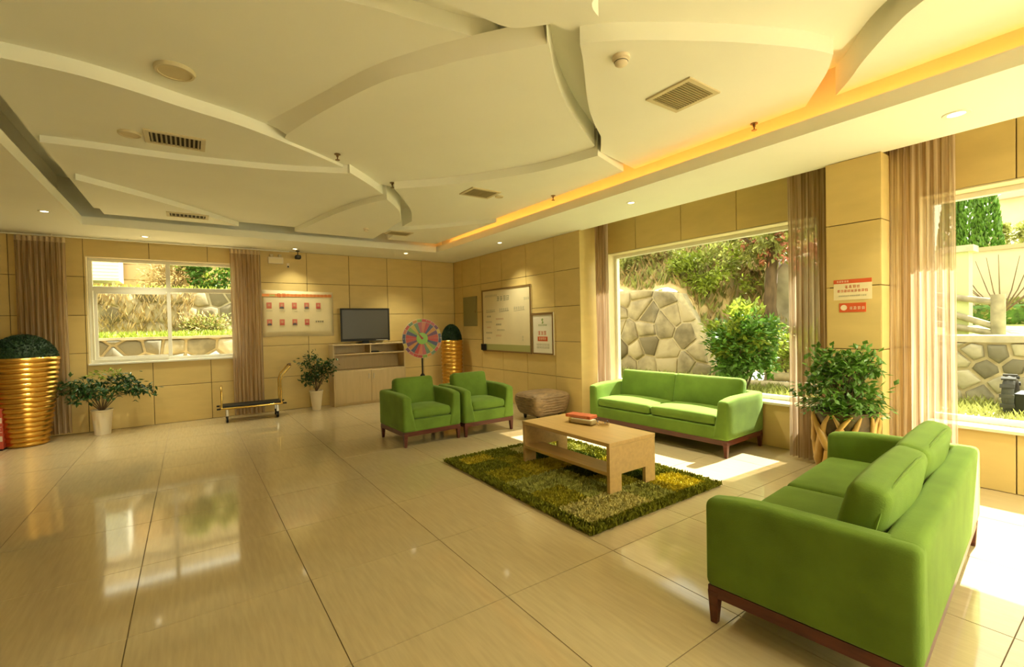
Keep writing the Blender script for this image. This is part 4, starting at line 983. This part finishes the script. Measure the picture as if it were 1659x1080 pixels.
grass('upper_grass', 'grass tufts on top of the stone bank', LEAFY, lawnspot(-3.3, 2.6, 13.6, 14.6, lambda x, y: 2.48), 1800, .13, .014, 36)
def bush(name, label, c, rad, n, L, W, mt, mt2=None, stem=True, cl=26, cr=.22, base=None):
    z0 = base if base is not None else c[2]-rad[2]; t = thing(name, label, 'shrub', (c[0], c[1], z0))
    mb = MB(); cloud(mb, (0, 0, c[2]-z0), rad, n, L, W, .6, .3, cl, cr); mb.build('foliage', mt, t, kind='stuff')
    if mt2: mb = MB(); cloud(mb, (0, 0, c[2]-z0+rad[2]*.35), (rad[0]*.95, rad[1]*.95, rad[2]*.8), n//2, L, W, .25, .6, cl, cr*.8); mb.build('new_growth', mt2, t, kind='stuff')
    if stem:
        for k in range(4):
            a = k*1.7; MB().tube([(0, 0, -.05), (rad[0]*.3*math.cos(a), rad[1]*.3*math.sin(a), (c[2]-z0)*.6), (rad[0]*.5*math.cos(a), rad[1]*.5*math.sin(a), (c[2]-z0)*1.1)], [.02, .014, .006], 6).build('stem', BARK, t)
    return t
bush('shrub', 'large bright green shrub just outside the large window behind the sofa', (7.5, 4.02, 1.02), (.50, .52, .58), 2600, .105, .032, LEAFM, LEAFY, base=.28)
bush('shrub', 'yellow-green shrub at the right edge of the large window', (8.6, 3.75, .95), (.4, .45, .40), 900, .09, .028, LEAFY, None, base=.28)
bush('shrub', 'overhanging yellow-green shrub on top of the retaining wall', (9.5, 6.0, 2.55), (.5, 1.0, .6), 1500, .12, .03, LEAFY, LEAFO, base=2.0)
bush('shrub', 'leafy bamboo clump high on the hillside', (10.8, 6.4, 4.0), (.7, 1.2, .8), 1800, .20, .022, LEAFY, LEAFO, base=3.2)
bush('shrub', 'olive brush at the left of the hillside', (9.7, 8.0, 2.9), (.5, 1.0, .6), 1500, .12, .03, LEAFO, DRYG, base=2.2)
bush('shrub', 'olive brush in the middle of the hillside', (10.5, 7.6, 4.0), (.6, 1.1, .7), 1500, .12, .03, LEAFO, LEAFY, base=3.2)
bush('shrub', 'brown dry brush above the grey rock', (10.6, 5.3, 3.1), (.5, .8, .6), 1200, .12, .02, DRYG, LEAFO, base=2.3)
bush('shrub', 'green bush on the upper ledge outside the four-pane window', (.45, 14.3, 3.0), (.75, .3, .50), 1600, .11, .032, LEAFM, LEAFY, base=2.5)
bush('shrub', 'dry orange brush on the upper ledge outside the four-pane window', (-.35, 14.5, 2.85), (.55, .25, .38), 1000, .12, .02, DRYG, None, base=2.5)
bush('shrub', 'dark tangled brush at the foot of the stone bank', (.35, 13.35, 1.58), (.55, .12, .20), 700, .10, .018, LEAFO, DRYG, base=1.38)
# tree by the grey rock: trunk in view, sparse crown above the window head shades the sunlight
t = thing('tree', 'tree with a leaning dark trunk and reddish leaves at the right of the large window', 'tree', (9.6, 4.55, .45))
MB().tube([(0, .02, -.2), (.03, -.05, .6), (.0, .05, 1.3), (-.08, -.05, 2.2), (-.3, -.2, 3.3), (-.55, -.5, 4.4)], [.15, .125, .115, .10, .08, .05], 10).build('trunk', BARK, t, smooth=60)
for k in range(7):
    a = k*2.4; z = 1.9+.33*k; MB().tube([(-.1, -.05, z), (-.1+.5*math.cos(a), -.1+.6*math.sin(a), z+.45), (-.1+.9*math.cos(a), -.1+1.2*math.sin(a), z+.6)], [.045, .03, .012], 7).build('branch', BARK, t, smooth=60)
mb = MB(); cloud(mb, (-.2, -.1, 2.75), (.8, 1.15, .75), 1300, .13, .04, .7, -.1, 26, .28); mb.build('foliage', LEAFO, t, kind='stuff')
mb = MB(); cloud(mb, (-.2, -.2, 2.65), (.85, 1.15, .7), 600, .12, .04, .6, -.2, 14, .22); mb.build('red_foliage', LEAFR, t, kind='stuff')
mb = MB(); cloud(mb, (-.9, -1.4, 6.25), (1.2, 2.6, .9), 430, .18, .06, .8, 0, 22, .36); mb.build('crown', LEAFM, t, kind='stuff')
t = thing('rock_face', 'grey weathered rock face behind the leaning tree', 'rock', (10.2, 4.15, .6))
MB().rbox((.2, 0, .95), (.45, .85, 1.25), .3, 7, lambda q: q+.16*Vector((noise.noise(q*1.7), noise.noise(q*1.9+Vector((5, 0, 0))), noise.noise(q*1.5)))).build('rock', CONC, t, smooth=60)
# two cut logs on the lawn
for k, (p, q, lab) in enumerate((((8.35, 3.1, .36), (8.2, 4.5, .34), 'pale cut log lying on the grass behind the green shrub'), ((8.5, 3.2, .52), (8.45, 4.0, .48), 'second pale log resting on the first one'))):
    t = thing('log', lab, 'log', p); d_ = Vector(q)-Vector(p); MB().tube([(0, 0, 0), tuple(d_)], .08, 12).build('stem', mat('pale_log', (.55, .45, .30), rough=.9, var=.2, vscale=8), t, smooth=50); MB().tube([tuple(-d_*.002), tuple(-d_*.006)], .07, 12).build('cut_end', CONC, t)
# beyond the right window
t = thing('log_fence', 'weathered log fence with one upright post behind the garden wall', 'fence', (10.0, 1.46, 1.10))
LOGM = mat('grey_log', (.32, .28, .19), rough=.9, var=.3, vscale=7)
MB().tube([(0, 0, -.1), (0, 0, .70)], [.085, .08], 12).build('post', LOGM, t, smooth=50)
for (z0_, z1_, y1) in ((.58, .74, .75), (.20, .52, .75), (.10, .28, .75)): MB().tube([(0, 0, z0_), (.05, y1, z1_)], .05, 10).build('rail', LOGM, t, smooth=50)
t = thing('lamp_post', 'square pale green post with a cap beside the curtain edge', 'post', (10.2, 1.93, 1.1)); MB().box(-.13, .13, -.14, .14, 0, 1.40).build('shaft', mat('pale_green_paint', (.50, .56, .28), rough=.7), t); MB().box(-.18, .18, -.20, .20, 1.40, 1.50).build('cap', CONC, t); MB().box(-.15, .15, -.16, .16, 0, .08).build('base', CONC, t)
t = thing('boundary_wall', 'cream rendered boundary wall behind the bare shrub', 'wall', (16.0, 2.5, 1.3)); MB().box(0, .3, -6, 3.5, -.2, 1.75).build('face', CREAMW, t); MB().box(-.06, .36, -6, 3.5, 1.75, 1.85).build('coping', mat('brown_coping', (.42, .32, .18), rough=.8), t)
t = thing('hedge', 'clipped green hedge at the foot of the cream boundary wall', 'hedge', (15.2, 1.8, 1.3)); mb = MB(); cloud(mb, (0, 0, .2), (.35, 2.6, .32), 2600, .11, .035, .5); mb.build('foliage', LEAFO, t, kind='stuff'); MB().rbox((0, 0, .18), (.28, 2.4, .24), .1, 5).build('inner_mass', LEAFM, t, smooth=60)
t = thing('bare_shrub', 'leafless shrub with thin upright twigs in front of the cream wall', 'shrub', (12.5, 1.78, 1.2))
for k in range(11):
    a = -1.2+2.4*k/10; MB().tube([(0, 0, .3), (.2*math.sin(k*2.1), .45*math.sin(a), .75), (.3*math.sin(k*2.1), .85*math.sin(a), 1.05+.35*math.cos(a))], [.016, .009, .004], 6).build('twig', BARK, t)
MB().tube([(0, 0, -.1), (0, .02, .32)], [.07, .05], 10).build('stump', BARK, t)
for k, (y, h_) in enumerate(((3.85, 2.9), (3.45, 3.3), (3.08, 3.1))):
    t = thing('cypress', ('dark cypress touching the curtain edge', 'tall middle cypress of the three', 'slim cypress next to the white house')[k], 'tree', (19.5, y, 1.4)); mb = MB()
    for i in range(1500):
        u = rng.random(); r_ = .42*(1-u)**.6*(.5+.5*min(1, u*6)); a = rng.random()*6.283; mb.leaf((r_*math.cos(a), r_*math.sin(a), .2+u*(h_+.9)), Vector((math.cos(a)*.4, math.sin(a)*.4, 1)), rdir(), .22, .05)
    mb.build('foliage', LEAFM, t, kind='stuff'); MB().tube([(0, 0, -.2), (0, 0, h_*.8)], [.09, .02], 8).build('trunk', BARK, t)
t = thing('far_house', 'white house on the slope behind the cypresses', 'house', (27, 3.3, 2.0)); MB().box(0, 4, -5, .6, 0, 4.1).build('wall', CREAMW, t); MB().prism([(-5.3, 4.1), (.9, 4.1), (-2.2, 5.6)], -.3, 4.3, lambda u, v, q: (q, u, v)).build('roof', mat('roof_tile', (.45, .36, .28), rough=.9), t, fix=True)
for y in (-3.4, -1.6): MB().box(-.04, 0, y, y+.8, 2.2, 3.3).build('window', DARKTXT, t)
for k, (x, y, z, r_) in enumerate(((22, 2.75, 4.15, .38), (22.5, 2.35, 3.75, .30), (21, 2.9, 3.2, .5))):
    bush('shrub', ('round bush high on the slope beside the white house', 'smaller round bush below the white house', 'low bush at the foot of the slope below the white house')[k], (x, y, z), (r_, r_*1.3, r_*.7), 500, .16, .05, LEAFO, None, False, 14, .2)
terrain('ground_slope', CREAMW, 'pale sunlit slope below the white house', 20.5, 27, -6, 4.6, lambda x, y: 2.0+.45*(x-20.5)+.1*nz_(x, y, .6))
# black garden machine at the frame edge
t = thing('garden_machine', 'black machine with a ribbed tyre standing on the grass at the right edge', 'machine', (8.0, .92, .28))
MB().box(-.2, .2, -.25, .10, .06, .30).build('body', BLACK, t, bevel=.02); ty = MB()
ty.tube([(.17*math.cos(a*.262)-.05, .14, .17+.17*math.sin(a*.262)+.1) for a in range(24)], .055, 8, closed=True); ty.build('tyre', mat('tyre_rubber', (.04, .04, .035), rough=.8), t, smooth=50)
for a in range(12): MB().box(-.02, .02, -.06, .06, -.012, .012).build('tread', mat('tyre_rubber', (0, 0, 0)), t).matrix_local = Matrix.Translation((.225*math.cos(a*.524)-.05, .14, .27+.225*math.sin(a*.524)))@Matrix.Rotation(-a*.524+1.57, 4, 'Y')
MB().lathe([(.05, .30), (.06, .40), (.03, .46)], 14, (0, -.1, 0)).build('red_cap', RED, t)
# beyond the four-pane window
t = thing('shed', 'white corrugated shed on stilts at the upper left of the four-pane window', 'shed', (-2.0, 14.9, 2.5))
MB().box(-1.2, .62, 0, .9, .30, 1.5).build('wall', WHITEF, t); 
for k in range(14): MB().tube([(-1.2, -.005, .36+.08*k), (.62, -.005, .36+.08*k)], .016, 6).build('corrugation', WHITEF, t)
for x in (-1.0, -.25, -.05, .5): MB().box(x-.03, x+.03, .05, .12, -.05, .30).build('stilt', CONC, t)
MB().box(-1.2, .62, .1, .8, .0, .05).build('base_slab', SOIL, t)
BRK = mat('ochre_block', (.55, .36, .18), rough=.9, var=.3, vscale=2, rnd=.6)
o = MB().box(-4, 4.5, 16.0, 16.3, 2.4, 5.2).build('back_boundary', mat('ochre_plaster', (.60, .46, .27), rough=.9, var=.25, vscale=1.5)); tag(o, 'ochre and pink boundary wall of large blocks far behind the four-pane window', 'wall')
for j in range(4):
    for i in range(7):
        x = -2.6+.75*i+(.35 if j % 2 else 0); MB().box(x+.02, x+.73, 15.96, 16.0, 2.5+.42*j+.02, 2.5+.42*j+.40).build('block', BRK, o)
